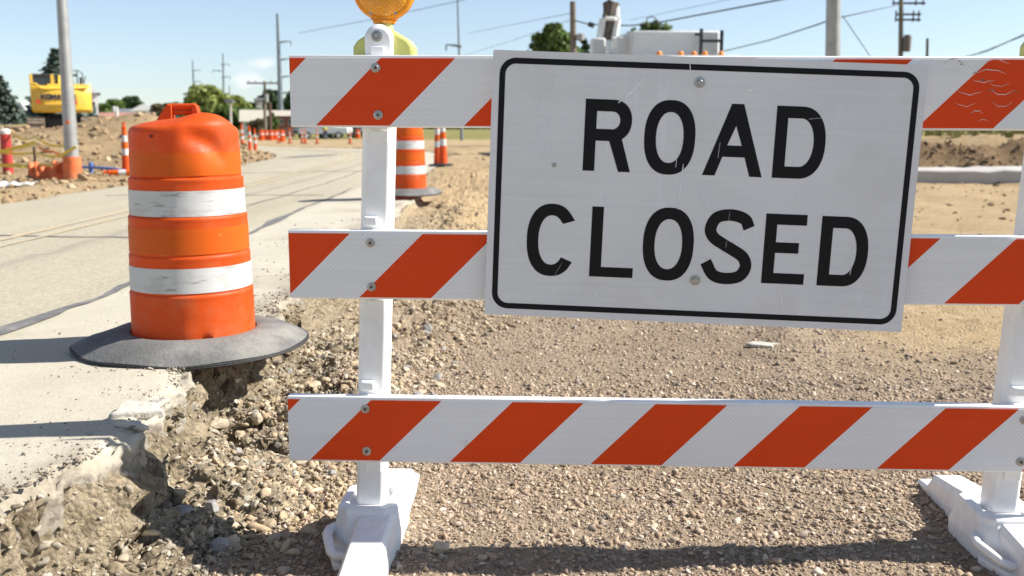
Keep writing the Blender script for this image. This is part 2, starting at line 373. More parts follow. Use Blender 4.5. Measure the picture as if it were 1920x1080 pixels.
def ground_z(x, Y):
    x = np.asarray(x, float); Y = np.asarray(Y, float)
    xe = edge_x(Y); xl = left_x(Y)
    zr = road_z(x, Y)
    # right of the road: broken edge sloping down to the gravel bed
    W = .30 + .26*sst(2.7, 3.6, Y) + .55*sst(4.2, 7, Y) + .8*sst(9, 16, Y) + .10*fbm(Y*2.1, Y*0, 4)
    s = np.clip((x-xe)/W, 0, 1)
    low = far_z(Y)*0 + .015*fbm(x*.9, Y*.9, 21) + (far_z(Y))*sst(10, 19, Y)*(1-sst(2, 6, x)) + .06*sst(14, 24, Y)
    top = zr - .045
    drop = .16*sst(0, .05, x-xe)*(1-sst(8, 14, Y))
    prof = (1-s)**1.5
    hr = np.maximum(low, low + (top-drop-low)*prof)
    rough = np.exp(-((s-.45)/.42)**2)*(x > xe)*(1-sst(14, 24, Y))
    hr = hr + rough*(.075*fbm(x*5, Y*5, 31) + .035*fbm(x*16, Y*16, 32, 3) + .02*np.abs(fbm(x*38, Y*38, 33, 2)))
    # hollow eroded under the tyre base, spoil heaped beside it
    hr = hr - .17*np.exp(-(((x+1.03)/.15)**2+((Y-3.68)/.13)**2)**1.5)*(x > xe)
    hr = hr + .15*np.exp(-(((x+.72)/.20)**2+((Y-4.35)/.55)**2)) + .05*np.exp(-(((x+.95)/.12)**2+((Y-3.28)/.13)**2))
    hr = hr + .16*np.exp(-(((x+.55)/.55)**2+((Y-11.2)/1.9)**2))*(.8+.5*fbm(x*2, Y*2, 35))
    hr = hr - .22*np.exp(-(((x+1.02)/.16)**2+((Y-12.0)/.22)**2)**1.5)*(x > xe)
    # dirt to the right: low bank and ruts
    dr = sst(1.4, 2.6, x-.55*(Y-5.2)*.6)*sst(4.6, 5.6, Y)
    hr = hr + dr*(.05*fbm(x*1.3, Y*1.3, 41)+.02*fbm(x*6, Y*6, 42)) + .05*np.exp(-((x-1.75-.25*(Y-6.2))/.16)**2)*np.exp(-((Y-6.1)/.7)**2)
    hr = hr + sst(8, 12, Y)*(x > xe)*(.05*fbm(x*.8, Y*.5, 43)+.03*fbm(x*2.6, Y*1.6, 44))*(1-sst(40, 70, Y))
    hr = hr + .22*np.exp(-((x-1.0)**2/.5+(Y-17.2)**2/.16)) + .16*np.exp(-((x-.8)**2/.6+(Y-15.6)**2/.10))
    # far right: excavated bank behind the new kerb, lawn beyond it
    lawn = sst(24.5, 26, Y+.06*x)*sst(3.5, 6, x)
    hr = hr + lawn*.93 + (.66+.20*fbm(x*.6, 3, 51))*np.exp(-((Y+.06*x-23.9)/.9)**2)*sst(4, 7, x)*(1+.5*fbm(x*1.7, Y*2, 52))
    hr = hr + sst(60, 160, Y)*(x > 0)*.8*sst(5, 30, x)
    # left of the road: verge, then the dug-over heap the excavator stands on
    d = xl - x
    verge = zr - .05 + .10*sst(.1, 1.2, d)+ .045*fbm(x*2.2, Y*2.2, 61)*sst(0, .6, d) + .03*fbm(x*7, Y*7, 62, 3)*sst(0, .5, d)
    heap = 1.28*sst(20, 40, Y + .25*(x+14))*sst(6.5, 13.5, -x-.05*(Y-30))
    heap = heap*(1 - .55*sst(60, 90, Y))
    ter = heap*(1+.32*fbm(x*.45, Y*.35, 63)) + sst(.05, .5, heap)*(.22*fbm(x*.9, Y*.6, 66)+.12*np.abs(fbm(x*1.8, Y*1.2, 64)) + .12*fbm(x*4, Y*3, 65, 3))
    ter = ter + 1.35*sst(26, 46, -x)*sst(65, 95, Y)
    ter = ter*.86
    ter = ter + .30*np.exp(-(((x+15.6)/1.5)**2+((Y-39.5)/3)**2))*(1+.5*fbm(x*1.5, Y*1.2, 67)) + sst(.1, .6, heap)*(.14*np.abs(fbm(x*2.6, Y*1.4, 68))+.10*fbm(x*1.4, Y*.7, 69))
    pad = np.exp(-(((x+18.6)/4.0)**2+((Y-42.2)/6.5)**2)**2)
    ter = ter*(1-pad) + pad*(.90-verge)
    ter = ter + .16*np.exp(-(((x+15.3)/1.1)**2+((Y-39.8)/2.2)**2))*(1+.6*fbm(x*1.6, Y*1.2, 71)) + .35*np.exp(-(((x+13.2)/1.8)**2+((Y-35)/3)**2))
    hl = verge + ter*sst(.3, 2.5, d)
    z = np.where(x > xe, hr, zr-.05)
    z = np.where(x < xl, hl, z)
    return z
def gz(x, Y): return float(ground_z(np.array([float(x)]), np.array([float(Y)]))[0])
def surf(x, Y):
    if left_x(Y) < x < edge_x(Y): return float(road_z(np.array([x]), np.array([float(Y)]))[0])
    return gz(x, Y)

def axis(segs):
    out = []
    for a, b, st in segs: out.append(np.arange(a, b, st))
    return np.concatenate(out+[[segs[-1][1]]])
gx = np.concatenate([-np.geomspace(25, 900, 40)[::-1], axis([(-24.8, -8, .3), (-8, -6, .1), (-6, -1.6, .4), (-1.6, -.3, .009), (-.3, 3.2, .03), (3.2, 14, .22), (14, 30, 1)]), np.geomspace(31, 900, 40)])
gy = np.concatenate([axis([(-6, 1.9, .8), (1.9, 5.2, .011), (5.2, 9, .03), (9, 14, .06), (14, 48, .16), (48, 110, 1)]), np.geomspace(112, 2500, 40)])
GX, GY = np.meshgrid(gx, gy)
GZ = ground_z(GX, GY)
nx, ny = len(gx), len(gy)
dzy, dzx = np.gradient(GZ, gy, gx)
def facets(u, v, cell, sd_):
    # angular fracture faces: every cell is a tilted plane
    U = u/cell; Vv = v/cell; iu = np.floor(U); iv = np.floor(Vv); best = np.full(U.shape, 9.); val = np.zeros(U.shape)
    for a in (-1, 0, 1):
        for b in (-1, 0, 1):
            ci, cj = iu+a, iv+b; px_ = ci+_hash(ci, cj, sd_); py_ = cj+_hash(ci, cj, sd_+1)
            d_ = (U-px_)**2+(Vv-py_)**2; w = d_ < best
            h_ = (_hash(ci, cj, sd_+2)-.5) + (U-px_)*(_hash(ci, cj, sd_+3)-.5)*1.4 + (Vv-py_)*(_hash(ci, cj, sd_+4)-.5)*1.4
            val = np.where(w, h_, val); best = np.where(w, d_, best)
    return val
nl = np.sqrt(dzx**2+dzy**2+1); steep = np.clip((nl-1.02)*2.2, 0, 1)*(GX > edge_x(GY))*(GX < .2)*(GY < 9)
ua = GY*1.0+GZ*.6; ub = GZ*1.3-GX*.8
wu = ua+.03*fbm(ua*8, ub*8, 154); wv_ = ub+.03*fbm(ua*8, ub*8, 155)
dd_ = (.035*fbm(ua*5, ub*5, 151)+.060*facets(wu, wv_, .13, 170)+.030*facets(wu, wv_, .048, 180)+.014*facets(wu, wv_, .02, 190)+.010*fbm(ua*50, ub*50, 153, 3))*steep
GXd, GYd, GZd = GX-dzx/nl*dd_, GY-dzy/nl*dd_, GZ+dd_/nl
ii = np.arange(nx*ny).reshape(ny, nx)
fc = np.stack([ii[:-1, :-1], ii[:-1, 1:], ii[1:, 1:], ii[1:, :-1]], -1).reshape(-1, 4)
# material weights: R broken aggregate face, G dirt, B lawn
xe = edge_x(GY); xl = left_x(GY)
wagg = sst(.75, .1, (GX-xe))*(GX > xe-.02)*(1-sst(9, 14, GY))
wdirt = np.maximum(sst(1.5, 2.4, GX-.55*(GY-5.6)*.7)*sst(4.8, 6.2, GY), sst(8, 11, GY)*(GX > xe))
wdirt = np.maximum(wdirt, sst(0, -.3, GX-xl))
wlawn = sst(25.6, 27, GY+.06*GX)*sst(4, 6, GX)
wlawn = np.maximum(wlawn, sst(52, 62, GY)*sst(1, -4, GX-xl))
wlawn = np.maximum(wlawn, sst(95, 110, GY))
wsoil = np.exp(-((GY+.06*GX-23.6)/1.5)**2)*sst(4, 6.5, GX)*.9
wsoil = np.maximum(wsoil, sst(0, -.6, GX-xl)*(.12+.45*sst(16, 22, GY)*np.clip(fbm(GX*.5, GY*.4, 160)+.4, 0, 1)))
col = np.stack([wagg, wdirt, wlawn, wsoil], -1).reshape(-1, 4).astype(np.float32)
gm = bpy.data.materials.new('ground'); gm.use_nodes = True; n, l, p = N(gm)
p.inputs['Roughness'].default_value = .95; p.inputs['Specular IOR Level'].default_value = .15
at_ = n.new('ShaderNodeAttribute'); at_.attribute_name = 'weights'; sx = n.new('ShaderNodeSeparateColor'); l.new(at_.outputs['Color'], sx.inputs[0])
tc = n.new('ShaderNodeTexCoord')
def ramp2(src, c0, c1, a=.35, b=.65, c2=None):
    cr = n.new('ShaderNodeValToRGB'); e = cr.color_ramp.elements; e[0].position = a; e[0].color = (*c0, 1); e[1].position = b; e[1].color = (*c1, 1)
    if c2: x = e.new((a+b)/2); x.color = (*c2, 1)
    l.new(src, cr.inputs[0]); return cr.outputs[0]
def noise(scale, det=6, rough=.6):
    a = n.new('ShaderNodeTexNoise'); a.inputs['Scale'].default_value = scale; a.inputs['Detail'].default_value = det; a.inputs['Roughness'].default_value = rough
    l.new(tc.outputs['Object'], a.inputs['Vector']); return a.outputs['Fac']
def mixc(f, a, b):
    mx = n.new('ShaderNodeMix'); mx.data_type = 'RGBA'
    (l.new(f, mx.inputs['Factor']) if not isinstance(f, float) else setattr(mx.inputs['Factor'], 'default_value', f))
    l.new(a, mx.inputs['A']); l.new(b, mx.inputs['B']); return mx.outputs['Result']
vo = n.new('ShaderNodeTexVoronoi'); vo.inputs['Scale'].default_value = 55; l.new(tc.outputs['Object'], vo.inputs['Vector'])
vs = n.new('ShaderNodeSeparateColor'); l.new(vo.outputs['Color'], vs.inputs[0])
gravel_c = mixc(.55, ramp2(vs.outputs[0], (0.178, 0.131, 0.088), (0.426, 0.340, 0.242), 0, 1, (0.296, 0.227, 0.155)), ramp2(noise(1.3), (0.248, 0.187, 0.128), (0.391, 0.304, 0.216)))
vo2 = n.new('ShaderNodeTexVoronoi'); vo2.inputs['Scale'].default_value = 70; l.new(tc.outputs['Object'], vo2.inputs['Vector'])
v2s = n.new('ShaderNodeSeparateColor'); l.new(vo2.outputs['Color'], v2s.inputs[0])
agg_c = mixc(.5, ramp2(v2s.outputs[0], (0.121, 0.096, 0.064), (0.420, 0.342, 0.230), 0, 1, (0.273, 0.216, 0.143)), ramp2(noise(7, 8, .7), (0.126, 0.098, 0.064), (0.525, 0.439, 0.310), .3, .7))
dirt_c = mixc(.5, ramp2(noise(.9, 8, .65), (0.329, 0.230, 0.124), (0.470, 0.356, 0.212)), ramp2(noise(14, 7, .7), (0.282, 0.198, 0.104), (0.489, 0.373, 0.228)))
soil_c = ramp2(noise(5, 8, .7), (0.095, 0.058, 0.030), (0.228, 0.151, 0.084))
lawn_c = mixc(.5, ramp2(noise(.25, 6), (.15, .145, .045), (.30, .26, .10)), ramp2(noise(6, 6), (.13, .13, .04), (.27, .24, .09)))
c = mixc(sx.outputs[1], gravel_c, mixc(at_.outputs['Alpha'], dirt_c, soil_c)); c = mixc(sx.outputs[0], c, agg_c); c = mixc(sx.outputs[2], c, lawn_c)
l.new(c, p.inputs['Base Color'])
bp = n.new('ShaderNodeBump'); bp.inputs['Strength'].default_value = .9; bp.inputs['Distance'].default_value = .02
ad = n.new('ShaderNodeMath'); ad.operation = 'MULTIPLY_ADD'; ad.inputs[1].default_value = -.6; l.new(vo.outputs['Distance'], ad.inputs[0]); l.new(noise(45, 6, .7), ad.inputs[2])
l.new(ad.outputs[0], bp.inputs['Height']); l.new(bp.outputs[0], p.inputs['Normal'])
g = np_mesh('ground', np.stack([GXd, GYd, GZd], -1).reshape(-1, 3), fc, gm, True); tag(g, kind='structure')
ca = g.data.color_attributes.new('weights', 'FLOAT_COLOR', 'POINT'); ca.data.foreach_set('color', col.ravel())

# road slab with a ragged broken right edge
ry = np.concatenate([axis([(-6, 1.9, .5), (1.9, 9, .02), (9, 30, .15), (30, 118, .8)])])
ru = np.concatenate([np.linspace(0, .9, 50), np.linspace(.905, 1, 40)])
XE = edge_x(ry); XL = left_x(ry)
XE = XE + .012*fbm(ry*30, 5, 77, 2)
RX = XL[:, None] + (XE-XL)[:, None]*ru[None]; RYm = np.repeat(ry[:, None], len(ru), 1)
RZ = road_z(RX, RYm)
ed = XE[:, None]-RX                                         # distance in from the broken edge
RZ = RZ + .006*fbm(RX*3, RYm*3, 78)
crumb = sst(.06+.12*np.clip(fbm(RYm*1.7, RYm*0, 82)+.4, 0, 1), 0, ed)*(RYm < 12)
RZ = RZ - crumb*(.030*(facets(RX, RYm, .055, 220)+.5)+.018*facets(RX, RYm, .022, 226)+.035*np.abs(fbm(RX*9, RYm*9, 79)) + .02*np.abs(fbm(RX*30, RYm*30, 80)))
k, m_ = len(ry), len(ru)
V = np.stack([RX, RYm, RZ], -1)
# side face of the slab
lay = []
for t, off in ((.02, .006), (.05, -.010), (.085, .004), (.13, -.012)):
    e = V[:, -1].copy(); e[:, 2] -= t; e[:, 0] += off + .016*fbm(ry*14, ry*0+t*90, 81, 3)+.016*facets(ry+t*.3, ry*0+t, .09, 200) ; lay.append(e)
Vall = np.concatenate([V, np.stack(lay, 1)], 1); m2 = Vall.shape[1]
ii = np.arange(k*m2).reshape(k, m2)
fc = np.stack([ii[:-1, :-1], ii[:-1, 1:], ii[1:, 1:], ii[1:, :-1]], -1).reshape(-1, 4)
rm = bpy.data.materials.new('road')
_w = np.zeros(1); rm.use_nodes = True; n, l, p = N(rm)
p.inputs['Roughness'].default_value = .9; p.inputs['Specular IOR Level'].default_value = .2
tc = n.new('ShaderNodeTexCoord')
at_ = n.new('ShaderNodeAttribute'); at_.attribute_name = 'weights'; sx = n.new('ShaderNodeSeparateColor'); l.new(at_.outputs['Color'], sx.inputs[0])
vo = n.new('ShaderNodeTexVoronoi'); vo.inputs['Scale'].default_value = 60; l.new(tc.outputs['Object'], vo.inputs['Vector'])
vs = n.new('ShaderNodeSeparateColor'); l.new(vo.outputs['Color'], vs.inputs[0])
mp = n.new('ShaderNodeMapping'); mp.inputs['Scale'].default_value = (1, .12, 1); l.new(tc.outputs['Object'], mp.inputs[0])
wv = n.new('ShaderNodeTexNoise'); wv.inputs['Scale'].default_value = 1.7; wv.inputs['Detail'].default_value = 5; l.new(mp.outputs[0], wv.inputs['Vector'])
lane = mixc(.5, ramp2(vs.outputs[0], (0.273, 0.234, 0.166), (0.508, 0.456, 0.346), 0, 1, (0.386, 0.343, 0.254)), ramp2(wv.outputs['Fac'], (0.349, 0.310, 0.232), (0.461, 0.423, 0.328), .3, .7))
shoulder = mixc(.5, ramp2(noise(2.2, 8, .65), (0.421, 0.383, 0.304), (0.529, 0.485, 0.396)), ramp2(noise(40, 6, .7), (0.421, 0.383, 0.299), (0.529, 0.490, 0.396)))
crack_c = ramp2(noise(20), (.13, .125, .12), (.21, .20, .185))
brk_c = mixc(.5, ramp2(noise(16, 8, .75), (.13, .112, .085), (.41, .365, .29), .3, .7), ramp2(vs.outputs[1], (.14, .12, .10), (.42, .38, .31), 0, 1))
dust_c = mixc(.5, ramp2(noise(9, 8, .7), (.20, .165, .12), (.44, .385, .30)), ramp2(noise(45, 5, .7), (.17, .14, .10), (.46, .405, .32)))
c = mixc(sx.outputs[0], lane, shoulder); c = mixc(at_.outputs['Alpha'], c, dust_c); c = mixc(sx.outputs[1], c, crack_c); c = mixc(sx.outputs[2], c, brk_c)
l.new(c, p.inputs['Base Color'])
bp = n.new('ShaderNodeBump'); bp.inputs['Strength'].default_value = .5; bp.inputs['Distance'].default_value = .008
l.new(noise(70, 6, .75), bp.inputs['Height']); l.new(bp.outputs[0], p.inputs['Normal'])
rd = np_mesh('road', Vall.reshape(-1, 3), fc, rm, True); tag(rd, kind='structure')
X = Vall[..., 0]+bend(ry)[:, None]; Yy = Vall[..., 1]
seam = -2.28 + .09*fbm(Yy*.5, Yy*0, 90) + .25*sst(5.6, 4.2, Yy)*0 + .02*fbm(Yy*6, 2, 91)
wsh = sst(-.02, .03, X-seam)
s2 = -3.6+.12*fbm(Yy*.4, 5, 93); wcr = .35*(np.abs(X-s2) < .06)
wbr = np.zeros_like(X); wbr[:, m_:] = 1
wbr[:, :m_] = crumb*.9*sst(.35, .6, vnoise(RX*26, RYm*26, 95))*sst(-.3, .3, fbm(RX*3, RYm*3, 96))
edd = XE[:, None]-X+bend(ry)[:, None]
wdu = np.clip(sst(-.25, .35, fbm(X*2.2, Yy*1.6, 210)+.55*sst(.35, 0, edd)+.45*sst(2.9, 2.5, Yy)-.30), 0, 1)*(Yy < 14)*.85*sst(1.1, .2, edd)
wdu = np.maximum(wdu, .5*sst(.55, .0, np.abs(X-(left_x(Yy)+bend(Yy))))*sst(-.2, .3, fbm(X, Yy*.5, 212)))
col = np.stack([wsh, wcr*(1-wbr), wbr, wdu], -1).reshape(-1, 4).astype(np.float32)
ca = rd.data.color_attributes.new('weights', 'FLOAT_COLOR', 'POINT'); ca.data.foreach_set('color', col.ravel())

# dark tar seam between the lane and the shoulder, and a tar patch down the lane
tarm = mat('tar_seam', (.135, .13, .128), .75, .25, 10, bump=.3, dirt=(.30, .275, .23), dscale=9, damt=.8)
def strip(name, mt, ys, xc, hw, lift):
    vv = []
    for y in ys:
        for sg_ in (-1, 1):
            x = float(xc(y)+sg_*hw(y, sg_)); vv.append((x, y, float(road_z(np.array([x]), np.array([float(y)]))[0]+.006*fbm(np.array([x*3]), np.array([y*3.]), 78)[0])+lift))
    o = np_mesh(name, vv, [(2*i, 2*i+1, 2*i+3, 2*i+2) for i in range(len(ys)-1)], mt, True); return tag(o, kind='structure')
n1 = lambda y, sd_, f_: float(fbm(np.array([y*f_]), np.array([sd_*1.7]), sd_, 3)[0])
strip('road_seam', tarm, np.arange(3.4, 14.5, .035), lambda y: -2.28+.08*n1(y, 90, .6)-.10*max(0, 5.2-y)*.6-float(bend(y)),
      lambda y, g_: max(.006, .022+.05*n1(y, 92+g_, 1.1)+.015*n1(y, 95+g_, 6)+(.11 if g_ < 0 else .03)*max(0, 1-abs(y-4.3)/1.0)+.04*max(0, 1-abs(y-5.75)/.35)*(g_ < 0)+.05*max(0, 1-abs(y-9.6)/.9)), .005)
strip('road_seam', tarm, np.arange(31.0, 34.2, .1), lambda y: -6.55+(y-32.6)*.25, lambda y, g_: .55*math.sqrt(max(.01, 1-((y-32.6)/1.62)**2))*(1+.3*n1(y, 98+g_, 2)), .005)
strip('road_seam', tarm, np.arange(8.6, 21, .06), lambda y: -3.05+.10*n1(y, 101, .5), lambda y, g_: max(.003, .012+.02*n1(y, 103+g_, 2)), .005)

for x0_, y0_, x1_, y1_, ph in ((-6.2, 9.5, -2.6, 8.2, 1), (-5.9, 14.5, -2.5, 13.2, 2), (-6.4, 21, -2.6, 20.2, 3)):
    vv = []; m_n = 40
    for k_i in range(m_n):
        t_ = k_i/(m_n-1); x = x0_+(x1_-x0_)*t_; y = y0_+(y1_-y0_)*t_+.10*n1(x*1.0, 300+ph, 1.3); hw_ = .008+.012*abs(n1(x, 310+ph, 2))+.0012*y0_
        for g_ in (-1, 1): vv.append((x, y+g_*hw_, float(road_z(np.array([x]), np.array([y]))[0]+.006*fbm(np.array([x*3]), np.array([y*3.]), 78)[0])+.005))
    o = np_mesh('road_seam', vv, [(2*i, 2*i+1, 2*i+3, 2*i+2) for i in range(m_n-1)], tarm, True); tag(o, kind='structure')
# worn double yellow line
ym = mat('worn_yellow_paint', (.50, .395, .21), .85, .1, 3, dirt=(.41, .365, .29), dscale=2.6, damt=.85, detail=8)
for nd_ in N(ym)[0]:
    if nd_.type == 'MAP_RANGE' and abs(nd_.inputs['From Min'].default_value-.48) < 1e-4: nd_.inputs['From Min'].default_value = .38; nd_.inputs['From Max'].default_value = .62
for off, wd, y0, y1 in ((-4.43, .085, 3, 60), (-4.16, .075, 3, 60)):
    yy = np.arange(y0, y1, .25); vv = []; 
    for y in yy:
        for sgn in (-.5, .5):
            x = off + sgn*wd + .015*float(fbm(np.array([y*.7]), np.array([off]), 97)[0]) - float(bend(y))
            vv.append((x, y, float(road_z(np.array([x]), np.array([y]))[0]+.006*fbm(np.array([x*3]), np.array([y*3.]), 78)[0])+.006))
    ff = [(2*i, 2*i+1, 2*i+3, 2*i+2) for i in range(len(yy)-1)]
    o = np_mesh('road_marking', vv, ff, ym, True); tag(o, kind='structure')

# ------------------------------------------------------------------ loose stones
def ico(sub):
    t = (1+5**.5)/2
    v = [(-1,t,0),(1,t,0),(-1,-t,0),(1,-t,0),(0,-1,t),(0,1,t),(0,-1,-t),(0,1,-t),(t,0,-1),(t,0,1),(-t,0,-1),(-t,0,1)]
    f = [(0,11,5),(0,5,1),(0,1,7),(0,7,10),(0,10,11),(1,5,9),(5,11,4),(11,10,2),(10,7,6),(7,1,8),(3,9,4),(3,4,2),(3,2,6),(3,6,8),(3,8,9),(4,9,5),(2,4,11),(6,2,10),(8,6,7),(9,8,1)]
    v = [Vector(x).normalized() for x in v]
    for _ in range(sub):
        c = {}; nf = []
        def mid(a, b):
            k = (min(a, b), max(a, b))
            if k not in c: c[k] = len(v); v.append(((v[a]+v[b])/2).normalized())
            return c[k]
        for a, b, d in f:
            x, y, z = mid(a, b), mid(b, d), mid(d, a); nf += [(a,x,z),(b,y,x),(d,z,y),(x,y,z)]
        f = nf
    return np.array([tuple(x) for x in v]), np.array(f)
def stone_protos(sub, count, jag):
    v, f = ico(sub); out = []
    for i in range(count):
        r = np.random.default_rng(100+i+sub*50)
        w = v.copy()
        for _ in range(11):                                  # knock flats off the ball, as a crusher does
            d = r.normal(size=3); d /= np.linalg.norm(d); h = r.uniform(.35, .75)
            s = w@d; w = w - np.outer(np.clip(s-h, 0, None), d)
        w = w*(1+r.normal(0, jag, (len(w), 1)))
        w *= np.array([r.uniform(.85, 1.5), r.uniform(.65, 1.1), r.uniform(.4, .75)])
        out.append(w)
    return out, f
def rand_rot(nn, tilt=1.0):
    a = rng.uniform(0, 2*math.pi, nn); b = rng.normal(0, .5*tilt, nn); c = rng.normal(0, .5*tilt, nn)
    ca, sa, cb, sb, cc, sc = np.cos(a), np.sin(a), np.cos(b), np.sin(b), np.cos(c), np.sin(c)
    Z = np.zeros(nn); O = np.ones(nn)
    rz = np.stack([ca,-sa,Z,sa,ca,Z,Z,Z,O], -1).reshape(-1,3,3); rx = np.stack([O,Z,Z,Z,cb,-sb,Z,sb,cb], -1).reshape(-1,3,3); ry_ = np.stack([cc,Z,sc,Z,O,Z,-sc,Z,cc], -1).reshape(-1,3,3)
    return rz@rx@ry_
def scatter(name, x, y, z, size, sub, mat_, jag=.05, sink=.25):
    pr, f = stone_protos(sub, 14, jag); nn = len(x); which = rng.integers(0, len(pr), nn); rot = rand_rot(nn)
    P = np.stack(pr)[which]                                  # n,v,3
    P = np.einsum('nij,nvj->nvi', rot, P)*size[:, None, None]
    P += np.stack([x, y, z+size*(.45-sink)], -1)[:, None, :]
    nv = P.shape[1]
    FF = (f[None]+(np.arange(nn)*nv)[:, None, None]).reshape(-1, 3)
    return np_mesh(name, P.reshape(-1, 3), FF, mat_)
stone_cols = [(0.186, 0.141, 0.105), (0.398, 0.301, 0.209), (0.279, 0.209, 0.149), (0.452, 0.359, 0.270), (0.346, 0.247, 0.165), (0.239, 0.202, 0.175), (0.412, 0.313, 0.216), (0.584, 0.502, 0.405), (0.360, 0.251, 0.169), (0.305, 0.254, 0.209)]
M['gravel'] = island_mat('crushed_stone', stone_cols, bump=.5, bscale=220)
rub_cols = [(0.360, 0.274, 0.177), (0.450, 0.363, 0.244), (0.260, 0.206, 0.139), (0.410, 0.314, 0.195), (0.510, 0.431, 0.315), (0.310, 0.255, 0.187), (0.380, 0.279, 0.167), (0.190, 0.165, 0.134)]
M['rubble'] = island_mat('road_rubble', rub_cols, bump=.6, bscale=90)
def visible(x, y, m=.12):
    dz = CAM_H - .1
    dep = y*math.cos(PITCH)+dz*math.sin(PITCH)
    return np.abs(x/dep) < (960/F)+m
# gravel bed
def bed(n_, y0, y1):
    y = rng.uniform(y0, y1, n_); x = rng.uniform(-1.25, 4.2, n_)
    k = visible(x, y) & (x > edge_x(y)+.12)
    return x[k], y[k]
xs, ys = [], []
for nn, a, b in ((62000, 2.45, 3.6), (52000, 3.6, 5.0), (42000, 5.0, 7.5), (12000, 7.5, 10)):
    x, y = bed(nn, a, b); xs.append(x); ys.append(y)
x = np.concatenate(xs); y = np.concatenate(ys)
dm = sst(1.5, 2.4, x-.55*(y-5.6)*.7)*sst(4.8, 6.2, y)
k = (rng.random(len(x)) > dm*.97) & (rng.random(len(x)) < .35+.65*sst(.15, .5, x-edge_x(y))) & (rng.random(len(x)) < 1.1-.42*sst(-.15, .4, fbm(x*1.5, y*1.5, 120)))
x, y = x[k], y[k]
sz = np.clip(rng.lognormal(math.log(.0056), .55, len(x)), .0025, .026)
o = scatter('gravel', x, y, ground_z(x, y), sz, 0, M['gravel'], .10, .36); tag(o, kind='stuff', label='crushed tan gravel covering the road bed under the barricade', cat='gravel')
# rubble on the broken edge
nn = 9000
y = rng.uniform(2.3, 13, nn)**1.0; y = 2.3+(y-2.3)*rng.random(nn)**.8
s = rng.beta(2.2, 2.0, nn); W = .36+.22*sst(2.7, 3.6, y)+.6*sst(4.2, 7, y)
x = edge_x(y)+.03+s*(W+.08)
k = visible(x, y) & (rng.random(nn) < sst(2.75, 3.3, y)*.85+.15)
x, y = x[k], y[k]
sz = np.clip(rng.lognormal(math.log(.0100), .55, len(x)), .004, .030)
o = scatter('rubble', x, y, ground_z(x, y), sz, 1, M['rubble'], .035); tag(o, kind='stuff', label='loose pale rubble spilled down the broken road edge', cat='rubble')
# crumbs of soil and stone on the slab
nn = 16000
y = 2.3+8*rng.random(nn)**1.4; d = rng.exponential(.24, nn); x = edge_x(y)-.01-d
k = visible(x, y) & (rng.random(nn) < sst(-.25, .55, fbm(x*2.1, y*2.1, 130)+.35*np.exp(-d/.12)-.05))
x, y = x[k], y[k]
sz = np.clip(rng.lognormal(math.log(.0032), .6, len(x)), .0012, .014)
M['rubble_dark'] = island_mat('face_grit', [(.12,.105,.085), (.36,.31,.235), (.22,.19,.145), (.30,.26,.20), (.50,.45,.36), (.17,.15,.12)], bump=.5)
M['crumbs'] = island_mat('dry_clods', [(.12,.10,.08), (.26,.22,.17), (.18,.15,.115), (.42,.38,.31)], bump=.4)
o = scatter('road_crumbs', x, y, road_z(x, y), sz, 0, M['crumbs'], .12); tag(o, kind='stuff', label='dark crumbs of soil scattered on the pale road shoulder', cat='debris')
pool = np.argwhere((steep > .12) & (GY > 2.15) & (GY < 5.5) & (GX > -1.75)); pk = pool[rng.integers(0, len(pool), 8500)]
fx, fy_, fz = GXd[pk[:, 0], pk[:, 1]], GYd[pk[:, 0], pk[:, 1]], GZd[pk[:, 0], pk[:, 1]]
k = visible(fx, fy_, .25); fx, fy_, fz = fx[k], fy_[k], fz[k]
sz = np.clip(rng.lognormal(math.log(.0060), .6, len(fx)), .002, .022)
o = scatter('slope_crumbs', fx, fy_, fz-.1*sz, sz, 1, M['rubble_dark'], .05); tag(o, kind='stuff', label='gritty stones bedded in the broken face of the road edge', cat='debris')
# clods on the left bank and the heap
nn = 2600
y = rng.uniform(12, 44, nn); x = left_x(y)-.1-rng.random(nn)**1.3*(1.5+.45*(y-10))
sz = np.clip(rng.lognormal(math.log(.034), .6, nn)*(1+np.clip((y-20)/16, 0, 1.4)), .015, .26)
M['clods'] = island_mat('earth_clods', [(.27,.18,.095), (.38,.275,.16), (.22,.15,.082), (.46,.365,.235)], bump=.4, bscale=20)
o = scatter('earth_clods', x, y, ground_z(x, y), sz, 1, M['clods'], .06); tag(o, kind='stuff', label='lumps of dry earth strewn over the dug verge and heap', cat='earth')
# clods on the right bank and rough haul road
nn = 1500
y = rng.uniform(9, 26, nn); x = rng.uniform(-1, 14, nn); k = x > edge_x(y)+.3
x, y = x[k], y[k]; sz = np.clip(rng.lognormal(math.log(.018), .6, len(x)), .008, .07)
o = scatter('dirt_lumps', x, y, ground_z(x, y), sz, 1, M['clods'], .06); tag(o, kind='stuff', label='small dirt lumps scattered on the haul road beyond the barricade', cat='earth')
nn = 1500
x = rng.uniform(3.5, 18, nn); y = 23.4-.06*x+rng.normal(0, .75, nn)
sz = np.clip(rng.lognormal(math.log(.04), .55, nn), .015, .12)
M['bank_clods'] = island_mat('bank_clods', [(.11,.07,.04), (.24,.165,.10), (.17,.115,.068), (.33,.245,.16)], bump=.5, bscale=20)
o = scatter('bank_clods', x, y, ground_z(x, y), sz, 1, M['bank_clods'], .07); tag(o, kind='stuff', label='dark earth clods heaped along the bank behind the new kerb', cat='earth')
